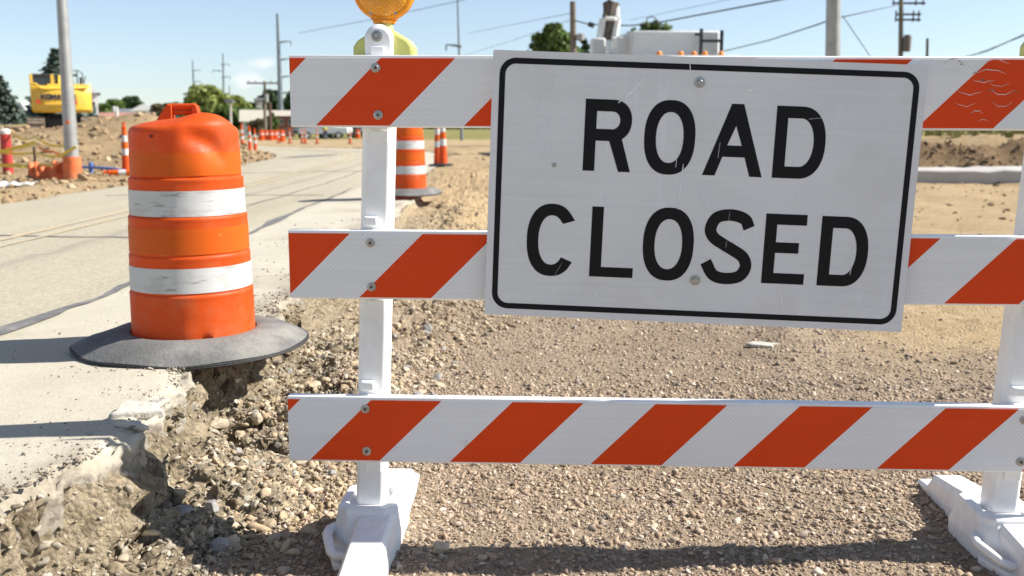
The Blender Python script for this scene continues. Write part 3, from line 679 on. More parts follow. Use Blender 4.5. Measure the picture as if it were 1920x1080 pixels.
#STONES
def rock(name, label, cat, loc, r, scl=(1, 1, .7), mat_=None, seed=0, group=None, sub=3, rot=(0, 0, 0), cuts=14):
    rr = np.random.default_rng(seed); v, f = ico(sub); w = v.copy()
    for _ in range(cuts):
        d = rr.normal(size=3); d /= np.linalg.norm(d); h = rr.uniform(.5, .9); s = w@d; w = w-np.outer(np.clip(s-h, 0, None), d)
    w = w*(1+.05*fbm(w[:, 0]*3+seed, w[:, 1]*3+w[:, 2]*2, seed)[:, None]+.02*fbm(w[:, 0]*9, w[:, 1]*9+w[:, 2]*5, seed+1)[:, None])
    o = np_mesh(name, w*np.array(scl)*r, f, mat_ or M['rubble1'], True); shade(o.data, 32)
    o.location = loc; o.rotation_euler = rot
    return tag(o, label, cat, group)
def slab(name, label, cat, loc, r, th, mt, seed, rot):
    rr = random.Random(seed); k = 9; A = sorted(rr.uniform(0, 6.28) for _ in range(k)); mb = MB()
    R_ = [rr.uniform(.6, 1.05) for _ in range(k)]
    mb.loft([[Vector((math.cos(a)*r*q*f*1.35, math.sin(a)*r*q*f*.8, z+rr.uniform(-.06, .06)*th)) for a, q in zip(A, R_)] for z, f in ((-.5*th, .82), (-.2*th, 1.0), (.3*th, .98), (.5*th, .90))])
    o = mb.build(name, mt, None, smooth=20, bevel=.002); o.location = loc; o.rotation_euler = rot
    return tag(o, label, cat)
M['rubble1'] = mat('single_stone', (.44, .37, .27), .9, .2, 30, bump=.5, bscale=80)
M['stone_grey'] = mat('grey_stone', (.27, .26, .245), .85, .2, 30, bump=.4, bscale=80)
M['stone_tan'] = mat('tan_stone', (.47, .38, .26), .9, .2, 30, bump=.5, bscale=80)
def gpt(px, py):                                             # where the view ray through (px,py) meets the ground
    r = ray(px, py); t = 1.5
    for i in range(4000):
        q = Vector((0, 0, CAM_H))+r*t
        if q.z < surf(q.x, q.y): break
        t += .01 if t < 12 else .05
    return q
for (nm, lab, px, py, r, scl, mt, sd_, rot) in (
    ('concrete_fragment', 'flat pale concrete fragment lying on the gravel behind the sign', 1432, 652, .085, (1, .55, .22), 'stone_pale', 3, (0, 0, -.25)),
    ('stone', 'pale rounded stone on the gravel beside the left barricade foot', 826, 1040, .036, (1.2, .9, .7), 'rubble1', 5, (.1, 0, .5)),
    ('stone', 'smooth grey stone lying in the barricade shadow', 410, 1032, .037, (1.1, .8, .8), 'stone_grey', 6, (0, .2, 1)),
    ('stone', 'upright tan block, largest of the rubble below the road edge', 454, 838, .052, (.75, .8, 1.05), 'stone_tan', 8, (0, .1, .3)),
    ('stone', 'pale broken stone just below the dark hollow under the rubber base', 398, 806, .048, (1.3, .9, .6), 'rubble1', 9, (0, 0, .2)),
    ('stone', 'long grey rubble stone leaning at the foot of the slope', 392, 965, .045, (.6, 1.2, .7), 'stone_grey', 10, (0, .2, .4)),
    ('stone', 'reddish tan stone where the rubble meets the gravel', 462, 943, .042, (1.2, .8, .7), 'stone_tan', 12, (0, 0, .9)),
    ('concrete_chunk', 'loose slab of broken concrete at the lip of the road edge', 236, 782, .085, (1.25, .75, .38), 'stone_pale', 14, (.12, .1, .35)),
    ('concrete_chunk', 'small broken concrete piece below the loose slab at the road lip', 236, 800, .05, (1.2, .7, .5), 'stone_pale', 15, (0, .2, -.2)),
    ('concrete_chunk', 'angular concrete splinter between the road lip and dark hollow', 290, 765, .05, (1.6, .5, .5), 'stone_pale', 16, (0, -.25, .6))):
    q = gpt(px, py)
    if nm.startswith('concrete'):
        slab(nm, lab, nm.replace('_', ' '), (q.x, q.y+r*.4, q.z+r*.10), r, r*(.24 if 'fragment' in nm else .42), M[mt], sd_, rot); continue
    rock(nm, lab, nm.replace('_', ' '), (q.x, q.y+r*.4, q.z+r*scl[2]*.45), r, scl, M[mt], sd_, rot=rot, cuts=18)
LBL = 'loose tan stone among the rubble below the broken road edge'
for i in range(70):
    Y_ = random.uniform(2.9, 6.2); Wd = .5 if Y_ < 4 else .75
    X_ = float(edge_x(Y_))+.1+random.random()*Wd; r_ = random.choice([.018, .02, .024, .028, .033])
    rock('stone', LBL, 'stone', (X_, Y_, gz(X_, Y_)+r_*.25), r_, (random.uniform(.9, 1.4), random.uniform(.7, 1), random.uniform(.55, .9)), M[random.choice(['rubble1', 'stone_tan', 'stone_tan', 'stone_grey'])], 200+i,
         group='loose stones below the broken road edge', sub=2, rot=(random.uniform(-.4, .4), random.uniform(-.4, .4), random.uniform(0, 6)))

#BARRICADE
# ------------------------------------------------------------------ barricade
YAW = -math.atan(.035); ROLL = .0046
bar = thing('barricade', 'white plastic three-rail barricade with diagonal orange stripes standing across the gravel', 'barricade', (-.4, 2.93, 0), YAW)
RAIL_L, RAIL_X0 = 2.44, -.245
def rack(z): return -.042*(1.40-z)                            # the frame has racked over a little
def rail(z0, start, bolts):
    b = MB().box((RAIL_L/2, .019, .103), (RAIL_L, .038, .206))
    o = b.build('rail', M['plastic'], bar, bevel=.004); o.location = (RAIL_X0+rack(z0+.1), .002, z0); o.rotation_euler = (0, ROLL, 0)
    s = MB().box((RAIL_L/2, -.0005, .1015), (RAIL_L-.004, .003, .191))
    so_ = s.build('sheeting', stripe_mat('striped_sheeting', start), o, smooth=0)
    for (bx, bz) in bolts:
        k = MB()
        k.lathe([(.0005, -.006), (.0075, -.006), (.0085, -.0035), (.0135, -.0025), (.0138, .001)], 20, (bx, -.002, bz), axis='y')
        bo = k.build('bolt', M['steel'], o)
        MB().cyl((bx, -.0072, bz), (bx, -.0090, bz), .0046, n=10).build('bolt_hole', M['bolt_dark'], o)
    return o
r_top = rail(1.297, .069, [(.252, .170), (.257, .036), (2.215, .17), (2.215, .036)])
r_mid = rail(.790, .204, [(.246, .170), (.247, .038), (2.215, .17), (2.215, .038)])
r_bot = rail(.281, .060, [(.240, .170), (.242, .036), (2.215, .165), (2.215, .035)])
def post(x, seed):
    W, D, c = .094, .082, .014
    ring = [(-W/2+c, 0), (W/2-c, 0), (W/2, c), (W/2, D-c), (W/2-c, D), (-W/2+c, D), (-W/2, D-c), (-W/2, c)]
    m = MB(); 
    m.loft([[Vector((px+rack(z), py, z)) for px, py in ring] for z in (.10, .5, .9, 1.3, 1.44)])
    o = m.build('post', M['plastic'], bar, bevel=.004); o.location = (x, .042, 0)
    # arched head plate
    t = MB(); out = []
    for k in range(17):
        a = math.pi*k/16; out.append((.042*math.cos(a), 1.551+.042*math.sin(a)))
    out = [(.042, 1.435)]+out+[(-.042, 1.435)]
    t.loft([[Vector((px*s_+.004, py, pz if s_ == 1 else 1.5+(pz-1.5)*s_)) for px, pz in out] for py, s_ in ((0, .86), (.010, 1), (.055, 1))])
    hd = t.build('post_head', M['plastic'], o, smooth=40, bevel=.003)
    b = MB().lathe([(.0005, -.010), (.008, -.010), (.0095, -.008), (.0095, -.004), (.0165, -.003), (.0165, .002)], 24, (0, -.001, 1.558), axis='y'); b.build('bolt', M['steel'], hd)
    MB().lathe([(.0082, -.0115), (.0098, -.0112), (.0098, -.009)], 20, (0, -.001, 1.558), axis='y').build('bolt_ring', M['bolt_dark'], hd)
    lug = MB().box((.002, -.006, 1.512), (.040, .014, .034)); lug.build('lug', M['plastic'], o, bevel=.003)
    for z in (1.020, .515):
        lug = MB().box((-.012+rack(z), -.010, z), (.042, .028, .030)); lug.build('lug', M['plastic'], o, bevel=.005)
    for z in (1.288, .782, .272):
        lug = MB().box((.006+rack(z), -.004, z-.02), (.050, .010, .036)); lug.build('lug', M['plastic'], o, bevel=.003)
    return o
p_l = post(.006, 0); p_r = post(1.966, 1)
def foot(x, arm, rz):
    m = MB()
    def sec(y, hb, ht, h, zb=0):
        c = min(.02, h*.4)
        return [Vector((u_+arm, y, w_)) for u_, w_ in ((-hb, zb), (-hb, zb+h*.35), (-ht-.012, h-c), (-ht, h), (ht, h), (ht+.012, h-c), (hb, zb+h*.35), (hb, zb))]
    m.loft([sec(-.58, .050, .044, .028), sec(-.50, .056, .048, .034), sec(-.47, .060, .044, .080), sec(-.10, .066, .047, .124), sec(.10, .066, .047, .124), sec(.40, .060, .044, .088), sec(.44, .056, .048, .034), sec(.53, .050, .044, .026)])
    o = m.build('foot', M['foot_plastic'], bar, smooth=0, bevel=.004, seg=2); o.location = (x, .083, 0)
    b = MB(); oc = lambda w, d, c, z: [Vector(q) for q in ((-w+c, -d, z), (w-c, -d, z), (w, -d+c, z), (w, d-c, z), (w-c, d, z), (-w+c, d, z), (-w, d-c, z), (-w, -d+c, z))]
    b.loft([oc(.102, .165, .055, 0), oc(.104, .165, .055, .050), oc(.094, .118, .038, .118), oc(.094, .118, .034, .130), oc(.088, .110, .03, .140), oc(.062, .080, .02, .140), oc(.060, .078, .02, .126)])
    bl = b.build('socket_block', M['foot_plastic'], o, smooth=0, bevel=.004, seg=2)
    for sg, fy in ((-1, 1),):
        pts = [(sg*.098, -.085*fy, .072), (sg*.112, -.110*fy, .070), (sg*.116, -.135*fy, .066), (sg*.084, -.228*fy, .050), (sg*.066, -.246*fy, .047), (sg*.035, -.248*fy, .045)]
        h = MB().tube(pts, [.013, .014, .014, .014, .014, .013], 10, 1.2); h.build('carry_handle', M['foot_plastic'], o, smooth=60)
        g2 = MB().loft([[Vector((sg*a_, fy*b_, z)) for a_, b_ in ((.05, -.10), (.106, -.12), (.112, -.14), (.075, -.25), (.05, -.255))] for z in (.0, .026)]); g2.build('handle_ledge', M['foot_plastic'], o, bevel=.006)
    o.rotation_euler = (0, 0, rz); return o
foot(.006+rack(.1), .030, 0); foot(1.966+rack(.1), .008, R(.5))

# ------------------------------------------------------------------ sign
sg = thing('road_sign', 'white rectangular ROAD CLOSED sign with black border hung on the barricade', 'sign', (-.0528, 2.888-.002, 1.5138))
sg.rotation_euler = (0, 0, 0)
# local axes: X right, Z up (down the face is -Z); mounted square to the rails, hanging 2.2 degrees clockwise
sg.matrix_world = Matrix.Translation((-.0528, 2.8885, 1.5138)) @ Matrix.Rotation(YAW, 4, 'Z') @ Matrix.Rotation(R(2.15), 4, 'Y')
SW, SH = 1.219, .762
MX = Matrix.Rotation(math.pi/2, 4, 'X')
def rrect(x0, y0, x1, y1, r, n_=8):
    pts = []
    for cx, cy, a0 in ((x1-r, y1-r, 0), (x0+r, y1-r, 90), (x0+r, y0+r, 180), (x1-r, y0+r, 270)):
        for k in range(n_+1):
            a = R(a0+90*k/n_); pts.append((cx+r*math.cos(a), cy+r*math.sin(a)))
    return pts
poly2d('sign_panel', [rrect(0, -SH, SW, 0, .006)], .004, M['sign_face'], sg, Matrix.Translation((0, .001, 0)) @ MX)
ins, bw = .020, .0165
poly2d('sign_border', [rrect(ins, -SH+ins, SW-ins, -ins, .046), rrect(ins+bw, -SH+ins+bw, SW-ins-bw, -ins-bw, .030)], .0006, M['sign_black'], sg, Matrix.Translation((0, -.0014, 0)) @ MX)
ST = .0335
def sup(cx, cy, a, b, e=2.35, n_=56, a0=0, a1=360):
    pts = []
    for k in range(n_+1):
        t = R(a0+(a1-a0)*k/n_); c_, s_ = math.cos(t), math.sin(t)
        pts.append((cx+a*math.copysign(abs(c_)**(2/e), c_), cy+b*math.copysign(abs(s_)**(2/e), s_)))
    return pts
def L_O(x0, x1, y0, y1):
    cx, cy = (x0+x1)/2, (y0+y1)/2; a, b = (x1-x0)/2, (y1-y0)/2
    return [sup(cx, cy, a, b)[:-1], sup(cx, cy, a-ST, b-ST, 2.2)[:-1]]
def L_D(x0, x1, y0, y1):
    cx = x0+(x1-x0)*.50; cy = (y0+y1)/2
    o = [(x0, y0)]+sup(cx, cy, x1-cx, (y1-y0)/2, 2.25, 28, -90, 90)+[(x0, y1)]
    i = [(x0+ST, y0+ST)]+sup(cx, cy, x1-cx-ST, (y1-y0)/2-ST, 2.1, 28, -90, 90)+[(x0+ST, y1-ST)]
    return [o, i]
def L_R(x0, x1, y0, y1):
    h = y1-y0; ym = y0+h*.425; w = x1-x0; bx = x0+w*.58; rr = (y1-ym)/2
    o = [(x0, y0), (x0+ST, y0), (x0+ST, ym), (x0+w*.53, ym), (x1-ST*1.02, y0), (x1, y0), (x0+w*.795, ym+.006)]
    o += sup(bx, ym+rr, x1-.002-bx, rr, 2.2, 20, -52, 90)+[(x0, y1)]
    i = [(x0+ST, ym+ST)]+sup(bx, ym+rr, x1-.002-bx-ST, rr-ST, 2, 16, -90, 90)+[(x0+ST, y1-ST)]
    return [o, i]
def L_A(x0, x1, y0, y1):
    xa, xb = x0+(x1-x0)*.42, x0+(x1-x0)*.62; h = y1-y0
    def le(y, k): return x0+(xa-x0)*(y-y0)/h+k          # left edge
    def re(y, k): return x1+(xb-x1)*(y-y0)/h-k
    sl = ST*1.06; ca, cb = y0+h*.265, y0+h*.425
    yt = y0+h*.70; xm = (le(yt, sl)+re(yt, sl))/2
    return [[(x0, y0), (x0+sl, y0), (le(ca, sl), ca), (re(ca, sl), ca), (x1-sl, y0), (x1, y0), (xb, y1), (xa, y1)],
            [(le(cb, sl), cb), (re(cb, sl), cb), (xm, yt)]]
def L_L(x0, x1, y0, y1): return [[(x0, y0), (x1, y0), (x1, y0+.029), (x0+ST, y0+.029), (x0+ST, y1), (x0, y1)]]
def L_E(x0, x1, y0, y1):
    m_ = (y0+y1)/2+.004; t = .0155
    return [[(x0, y0), (x1, y0), (x1, y0+.031), (x0+ST, y0+.031), (x0+ST, m_-t), (x1-.022, m_-t), (x1-.022, m_+t), (x0+ST, m_+t), (x0+ST, y1-.031), (x1-.004, y1-.031), (x1-.004, y1), (x0, y1)]]
def L_C(x0, x1, y0, y1):
    cx = x0+(x1-x0)*.52; cy = (y0+y1)/2; a, b = cx-x0, (y1-y0)/2
    o = sup(cx, cy, a, b, 2.3, 50, 42, 322); i = sup(cx, cy, a-ST, b-ST, 2.2, 50, 46, 318)
    o = [(x1, cy+b*.56)]+[q for q in o]+[(x1-.004, cy-b*.59)]
    i = [(x1-.0335, cy+b*.46)]+[q for q in i]+[(x1-.036, cy-b*.47)]
    return [o+i[::-1]]
def L_S(x0, x1, y0, y1):
    w, h = x1-x0, y1-y0
    P = [(.90, .765), (.80, .885), (.52, .935), (.24, .89), (.13, .74), (.20, .625), (.40, .535), (.62, .455), (.82, .365), (.885, .235), (.77, .105), (.50, .065), (.24, .11), (.075, .285)]
    P = [Vector((x0+a*w, y0+b*h, 0)) for a, b in P]; pts = []
    P2 = [P[0]*2-P[1]]+P+[P[-1]*2-P[-2]]
    for i in range(1, len(P2)-2):
        for k in range(8):
            t = k/8; a, b, c_, d = P2[i-1:i+3]
            pts.append(.5*((2*b)+(c_-a)*t+(2*a-5*b+4*c_-d)*t*t+(3*b-a-3*c_+d)*t**3))
    pts.append(P[-1]); lf, rt = [], []
    for i, q in enumerate(pts):
        d = (pts[min(i+1, len(pts)-1)]-pts[max(i-1, 0)]).normalized(); nn_ = Vector((-d.y, d.x, 0))*ST*.5
        lf.append((q+nn_)[:2]); rt.append((q-nn_)[:2])
    return [lf+rt[::-1]]
def word(items):
    vs, fs = [], []
    tmp = []
    for fn, a in items:
        tmp.append(poly2d('letter', fn(*a), .0006, M['sign_black'], None, Matrix.Translation((0, -.0014, 0)) @ MX))
    mb = MB()
    for o in tmp:
        mb.add([v.co for v in o.data.vertices], [tuple(p_.vertices) for p_ in o.data.polygons]); me = o.data; bpy.data.objects.remove(o); bpy.data.meshes.remove(me)
    return mb.build('lettering', M['sign_black'], sg, smooth=0, fix=False)
word([(L_R, (.268, .404, -.3295, -.1265)), (L_O, (.439, .584, -.332, -.1215)), (L_A, (.610, .780, -.329, -.1255)), (L_D, (.8085, .952, -.329, -.126))])
word([(L_C, (.116, .254, -.640, -.4285)), (L_L, (.302, .4285, -.636, -.4315)), (L_O, (.4535, .6, -.639, -.426)), (L_S, (.627, .770, -.6395, -.4265)), (L_E, (.802, .924, -.6345, -.4315)), (L_D, (.962, 1.101, -.6345, -.432))])
for bx, bz, r in ((.586, -.07, 1), (.611, -.634, 1), (.186, -.317, .42)):
    MB().lathe([(.0005, -.009*r), (.007*r, -.009*r), (.0088*r, -.007*r), (.009*r, -.0035), (.0155*r, -.003), (.0155*r, -.001)], 20, (bx, 0, bz), axis='y').build('bolt', M['steel'], sg)
# scratches and scrapes on the face: shallow raised scars in the sheeting
M['scratch'] = mat('scratched_sheeting', (.84, .85, .87), .5, .25, 60)
def scar(pts, w):
    scr = MB()
    pts = [Vector((a, 0, b)) for a, b in pts]
    for i in range(len(pts)-1):
        d = (pts[i+1]-pts[i]); nn_ = Vector((-d.z, 0, d.x)).normalized()*w*.5; y = Vector((0, -.0013-.0007, 0))
        k0 = .35 if i == 0 else 1; k1 = .35 if i == len(pts)-2 else 1
        scr.add([pts[i]-nn_*k0+y, pts[i]+nn_*k0+y, pts[i+1]+nn_*k1+y, pts[i+1]-nn_*k1+y], [(0, 1, 2, 3)])
    scr.build('scratch_mark', M['scratch'], sg, smooth=0, fix=False)
for pts, w in (([(.36, -.135), (.385, -.115), (.43, -.065), (.455, -.045)], .005), ([(.47, -.06), (.485, -.046)], .006), ([(.115, -.05), (.13, -.14), (.14, -.25), (.158, -.33)], .0022),
               ([(.16, -.17), (.17, -.26), (.185, -.31)], .003), ([(.105, -.06), (.125, -.042)], .004), ([(.555, -.30), (.552, -.36), (.548, -.43)], .0045), ([(.60, -.33), (.62, -.40), (.64, -.425)], .003),
               ([(.54, -.068), (.543, -.088)], .008), ([(.72, -.085), (.735, -.088)], .008), ([(.66, -.115), (.70, -.11)], .0025), ([(.23, -.255), (.245, -.235)], .003), ([(.33, -.66), (.325, -.69), (.318, -.71)], .003),
               ([(.345, -.655), (.338, -.70)], .003), ([(.20, -.67), (.203, -.70)], .005), ([(.855, -.64), (.868, -.69), (.872, -.71)], .004), ([(.885, -.36), (.89, -.39), (.905, -.41)], .003), ([(1.06, -.55), (1.055, -.60)], .004),
               ([(1.02, -.68), (1.055, -.683)], .0025), ([(.40, -.565), (.41, -.59)], .003), ([(.37, -.575), (.38, -.60)], .003),
               ([(.06, -.40), (.09, -.41)], .002), ([(.90, -.16), (.98, -.15)], .002), ([(.30, -.39), (.33, -.375)], .002), ([(.77, -.40), (.79, -.39)], .003), ([(.536, -.262), (.534, -.31)], .0035), ([(.655, -.235), (.652, -.28)], .0022), ([(.697, -.43), (.696, -.46)], .0014), ([(.694, -.515), (.693, -.535)], .0014), ([(.202, -.635), (.222, -.60)], .001),
               ([(.555, -.018), (.557, -.036)], .006), ([(.078, -.001), (.080, -.022)], .0012)):
    scar(pts, w)
# wavy scuffs gouged in the top rail at the right of the sign
M['gouge'] = mat('gouged_plastic', (.70, .66, .60), .7, .2, 60)
M['gouge_dark'] = mat('gouge_dirt', (.17, .15, .12), .8, .2, 60)
def gouge(mt, px, py, L, amp, w):
    q = at(px, py, 2.85); u0 = q.x+.4-RAIL_X0; z0 = q.z-1.297+.0046*(u0); n_ = 12
    pts = [Vector((u0+L*(k/n_-.5), -.0029, z0+amp*math.cos((k/n_-.5)*4.6)+.0012*math.sin(k*1.3+px))) for k in range(n_+1)]
    mb = MB()
    for i in range(n_):
        e = w*.6*(.25+math.sin(math.pi*(i+.5)/n_)*.8)*.5; up = Vector((0, 0, e))
        mb.add([pts[i]-up, pts[i+1]-up, pts[i+1]+up, pts[i]+up], [(0, 1, 2, 3)])
    mb.build('scuff_mark', M[mt], r_top, smooth=0, fix=False)
for a in ((1790, 117, .09, .008, .003), (1790, 135, .07, .007, .002), (1872, 116, .08, .009, .003), (1862, 134, .09, .006, .0032), (1850, 151, .06, -.004, .003), (1880, 158, .06, -.005, .002), (1825, 173, .07, -.006, .003), (1885, 172, .07, -.008, .003),
          (1818, 195, .06, -.006, .002), (1885, 195, .06, -.007, .0025), (1838, 210, .035, .004, .003), (1850, 226, .03, .003, .002)): gouge('gouge', *a)
for a in ((1795, 114, .05, .008, .0028), (1848, 150, .012, .002, .008), (1865, 170, .022, .002, .004), (1835, 137, .02, .003, .003), (1910, 172, .012, .002, .004), (1810, 120, .012, .0, .003)): gouge('gouge_dark', *a)
for (px, py, w_, h_) in ((899, 832, .006, .022), (893, 828, .004, .006)):
    q = at(px, py, 2.91); nk = MB().box((q.x+.4-RAIL_X0, -.0026, q.z-.281), (w_, .0012, h_), Matrix.Rotation(.25, 3, 'Y'))
    nk.build('scuff_mark', M['gouge'], r_bot, smooth=0)

# ------------------------------------------------------------------ warning lights
def warning_light(x, label, rz=0):
    c, s_ = math.cos(YAW), math.sin(YAW)
    w = Vector((-.4, 2.93, 0))+Vector((c*x-s_*.10, s_*x+c*.10, 1.50))
    t = thing('warning_light', label, 'warning light', w, YAW+rz, 'amber warning lights on the barricade posts')
    b = MB(); out = [(-.089, -.015), (.089, -.015), (.091, .004), (.091, .030), (.078, .048), (.035, .074), (.02, .080), (-.02, .080), (-.035, .074), (-.078, .048), (-.091, .030), (-.091, .004)]
    b.loft([[Vector((px*k, py, .02+(pz-.02)*k)) for px, pz in out] for py, k in ((-.036, .86), (-.028, 1), (.030, 1), (.038, .86))])
    b.build('battery_case', M['yellow_case'], t, smooth=35, bevel=.004, seg=3)
    MB().box((0, 0, -.018), (.176, .062, .008)).build('case_base', M['yellow_case'], t, bevel=.002)
    MB().lathe([(.026, .075), (.024, .09), (.022, .10), (.023, .112)], 24).build('lamp_neck', M['yellow_case'], t)
    MB().lathe([(.030, .098), (.033, .104), (.030, .112), (.027, .116)], 24).build('lamp_collar', M['amber_rim'], t)
    rim = MB(); cz = .198
    rim.lathe([(.083, -.030), (.090, -.026), (.0915, -.004), (.0935, 0), (.0915, .004), (.090, .026), (.083, .030)], 48, (0, 0, cz), axis='y')
    rim.box((0, 0, cz-.075), (.075, .040, .030)).box((-.028, 0, cz-.092), (.012, .012, .014))
    rim.build('lamp_rim', M['amber_rim'], t, smooth=40)
    for sgn in (-1, 1):
        ln = MB().lathe([(.083, -.028*sgn), (.076, -.036*sgn), (.055, -.046*sgn), (.028, -.052*sgn), (.001, -.053*sgn)], 48, (0, 0, cz), axis='y')
        ln.build('lens', M['lens_grid'], t, smooth=60)
    for a in (-1, 1):
        MB().lathe([(.0003, .034), (.004, .033), (.0045, .029)], 10, (a*.036, 0, cz-.077), axis='y').build('screw', M['steel'], t) if False else MB().cyl((a*.036, -.033, cz-.073), (a*.036, -.026, cz-.073), .0042, n=10).build('screw', M['steel'], t)
    return t
M['lens_grid'] = mat('prismatic_amber', (.98, .40, .015), .15, .18, 16, Transmission_Weight=.2, Coat_Weight=.4)
n, l, p = N(M['lens_grid'])
tc = n.new('ShaderNodeTexCoord'); vo = n.new('ShaderNodeTexVoronoi'); vo.inputs['Scale'].default_value = 180; l.new(tc.outputs['Object'], vo.inputs['Vector'])
bp = n.new('ShaderNodeBump'); bp.inputs['Strength'].default_value = .9; bp.inputs['Distance'].default_value = .003; l.new(vo.outputs['Distance'], bp.inputs['Height']); l.new(bp.outputs[0], p.inputs['Normal'])
warning_light(.021, 'amber flasher with yellow battery case on the left barricade post')
warning_light(1.975, 'amber flasher cut off by the frame above the right barricade post')

# ------------------------------------------------------------------ traffic drum and its tyre base
TIERS = ((0, .234, .2480, .2460), (.234, .387, .2420, .2400), (.387, .543, .2365, .2340), (.543, .695, .2275, .2245), (.695, .884, .2165, .2135))
def rad(z):
    for a, b, r0, r1 in TIERS:
        if z <= b: return r0+(r1-r0)*(z-a)/(b-a)
    return TIERS[-1][3]
def drum_profile():
    P = [(.238, 0), (.2480, .006)]
    for i, (a, b, r0, r1) in enumerate(TIERS[:-1]):
        nx_ = TIERS[i+1][2]
        P += [(r1, b-.012), (r1+.0012, b-.006), (r1-.0005, b-.001), (nx_+.0015, b+.003), (nx_-.0015, b+.006), (nx_, b+.012)]
    P += [(.2138, .868), (.2125, .882), (.207, .892), (.197, .899), (.155, .912), (.10, .923), (.05, .929), (.001, .931)]
    return P
def dense(P, st):
    out = [P[0]]
    for a, b in zip(P[:-1], P[1:]):
        d = math.hypot(b[0]-a[0], b[1]-a[1]); k = max(1, int(d/st))
        out += [(a[0]+(b[0]-a[0])*j/k, a[1]+(b[1]-a[1])*j/k) for j in range(1, k+1)]
    return out
def dent(v, dents):
    """push the plastic in or out round a point, as knocks do"""
    out = []
    for q in v:
        q = Vector(q)
        for (c, r, d) in dents:
            c = Vector(c); w = math.exp(-((q-c).length/r)**2*1.6)*.72; q = q+Vector(d)*w
        out.append(tuple(q))
    return out
def cutout(profile_z, a, da): return abs(a) < da
def make_drum(label, loc, rz, dents, nring=96):
    t = thing('traffic_drum', label, 'traffic drum', loc, rz, 'orange and white traffic drums on the road edge')
    m = MB().lathe(dense(drum_profile(), .014), nring); m.v = dent(m.v, dents); m.build('drum_body', M['orange'], t, smooth=32)
    for (a, b, mt) in ((.708, .797, 'tape_orange'), (.549, .650, 'tape_white'), (.400, .502, 'tape_orange'), (.247, .346, 'tape_white')):
        s = MB().lathe([(rad(z)+.0016, z) for z in np.linspace(a, b, 8)], nring); s.v = dent(s.v, dents)
        s.build('reflective_band', M[mt], t, smooth=40)
    h = MB()
    for x in (-.052, .048):
        h.loft([[Vector((x-.052*(x < 0)-.004, y*.028, .893+k)) if False else Vector((x+dx, y, z)) for dx, y, z in ((-.055*(x < 0)-.008, -.026, .905), (.012+.045*(x > 0)*.4, -.026, .905), (.012, -.018, .982), (-.006, -.018, .988))] for y in (0,)] +
               [[Vector((x+dx, y, z)) for dx, y, z in ((-.055*(x < 0)-.008, .026, .905), (.012+.045*(x > 0)*.4, .026, .905), (.012, .018, .982), (-.006, .018, .988))]])
    h.tube([(-.055, 0, .978), (.055, 0, .978)], .0125, 12); h.tube([(-.05, 0, .955), (.052, 0, .955)], .010, 12)
    h.build('handle', M['orange'], t, smooth=30, bevel=.003)
    MB().cyl((-.060, -.202, .862), (-.061, -.2105, .862), .0062, n=12).build('vent_hole', M['hole'], t)
    return t
DX, DY = at(357, 635, 3.85).x*4.1/3.85+.020, 4.1
DZ = float(road_z(np.array([DX]), np.array([DY]))[0])
make_drum('dented orange traffic drum standing in a grey rubber ring at the road edge', (DX, DY, DZ+.004), 0,
          [((.085, -.205, .862), .034, (-.006, .016, -.010)), ((.115, -.19, .850), .036, (-.012, .022, -.010)), ((.148, -.165, .832), .036, (-.018, .022, -.006)), ((.172, -.14, .808), .036, (-.018, .016, 0)), ((.185, -.125, .775), .036, (-.010, .008, 0)),
           ((.10, -.10, .915), .10, (.014, .0, .048)), ((.16, -.06, .895), .07, (.008, 0, .030)), ((.06, -.20, .885), .05, (.0, -.004, .012)), ((.12, -.19, .725), .07, (.006, -.010, 0)),
           ((.118, -.232, .055), .024, (-.012, .034, .0)), ((.147, -.215, .066), .020, (.012, -.018, .006)), ((.0, -.26, .13), .055, (.0, .010, 0)), ((.05, -.256, .09), .05, (-.004, -.008, 0)), ((-.03, -.255, .60), .06, (0, .004, 0))])
def tyre_ring(label, loc, r_out, rz, warp, seed):
    n_ = 120; prof = [(.251, .050), (.255, .064), (.285, .072), (.33, .066), (.39, .046), (r_out-.03, .026), (r_out-.012, .016), (r_out, .008), (r_out+.002, -.004), (r_out-.006, -.010), (.42, .012), (.33, .036), (.275, .044)]
    t = thing('tyre_ring', label, 'rubber base', loc, rz, 'rubber tyre rings round the traffic drums')
    vs = []
    for r, z in prof:
        for k in range(n_):
            a = 2*math.pi*k/n_; e = sst(.30, r_out, r)
            rr = r*(1+float(e)*warp(a)[0]); zz = z+float(e)*warp(a)[1]+.004*float(e)*math.sin(3*a+seed)+.0025*math.sin(7*a+seed*2)*float(e)
            vs.append((rr*math.cos(a), rr*math.sin(a), zz))
    m = len(prof)
    def part(i0, i1, nm, mt):
        mb = MB(); mb.add(vs, [(i % m*n_+k, i % m*n_+(k+1) % n_, (i+1) % m*n_+(k+1) % n_, (i+1) % m*n_+k) for i in range(i0, i1) for k in range(n_)])
        mb.build(nm, M[mt], t, smooth=40)
    part(0, 7, 'sidewall', 'rubber'); part(7, 13, 'bead', 'rubber_edge')
    rb = MB()
    for dz_ in (.0, .006):
        rb.tube([((r_out+.003)*(1+warp(2*math.pi*k/60)[0])*math.cos(2*math.pi*k/60), (r_out+.003)*(1+warp(2*math.pi*k/60)[0])*math.sin(2*math.pi*k/60), warp(2*math.pi*k/60)[1]-.004+dz_+.004*math.sin(6*math.pi*k/60+seed)) for k in range(61)], .0042, 6)
    rb.build('tread_rim', M['rubber_edge'], t, smooth=50)
    return t
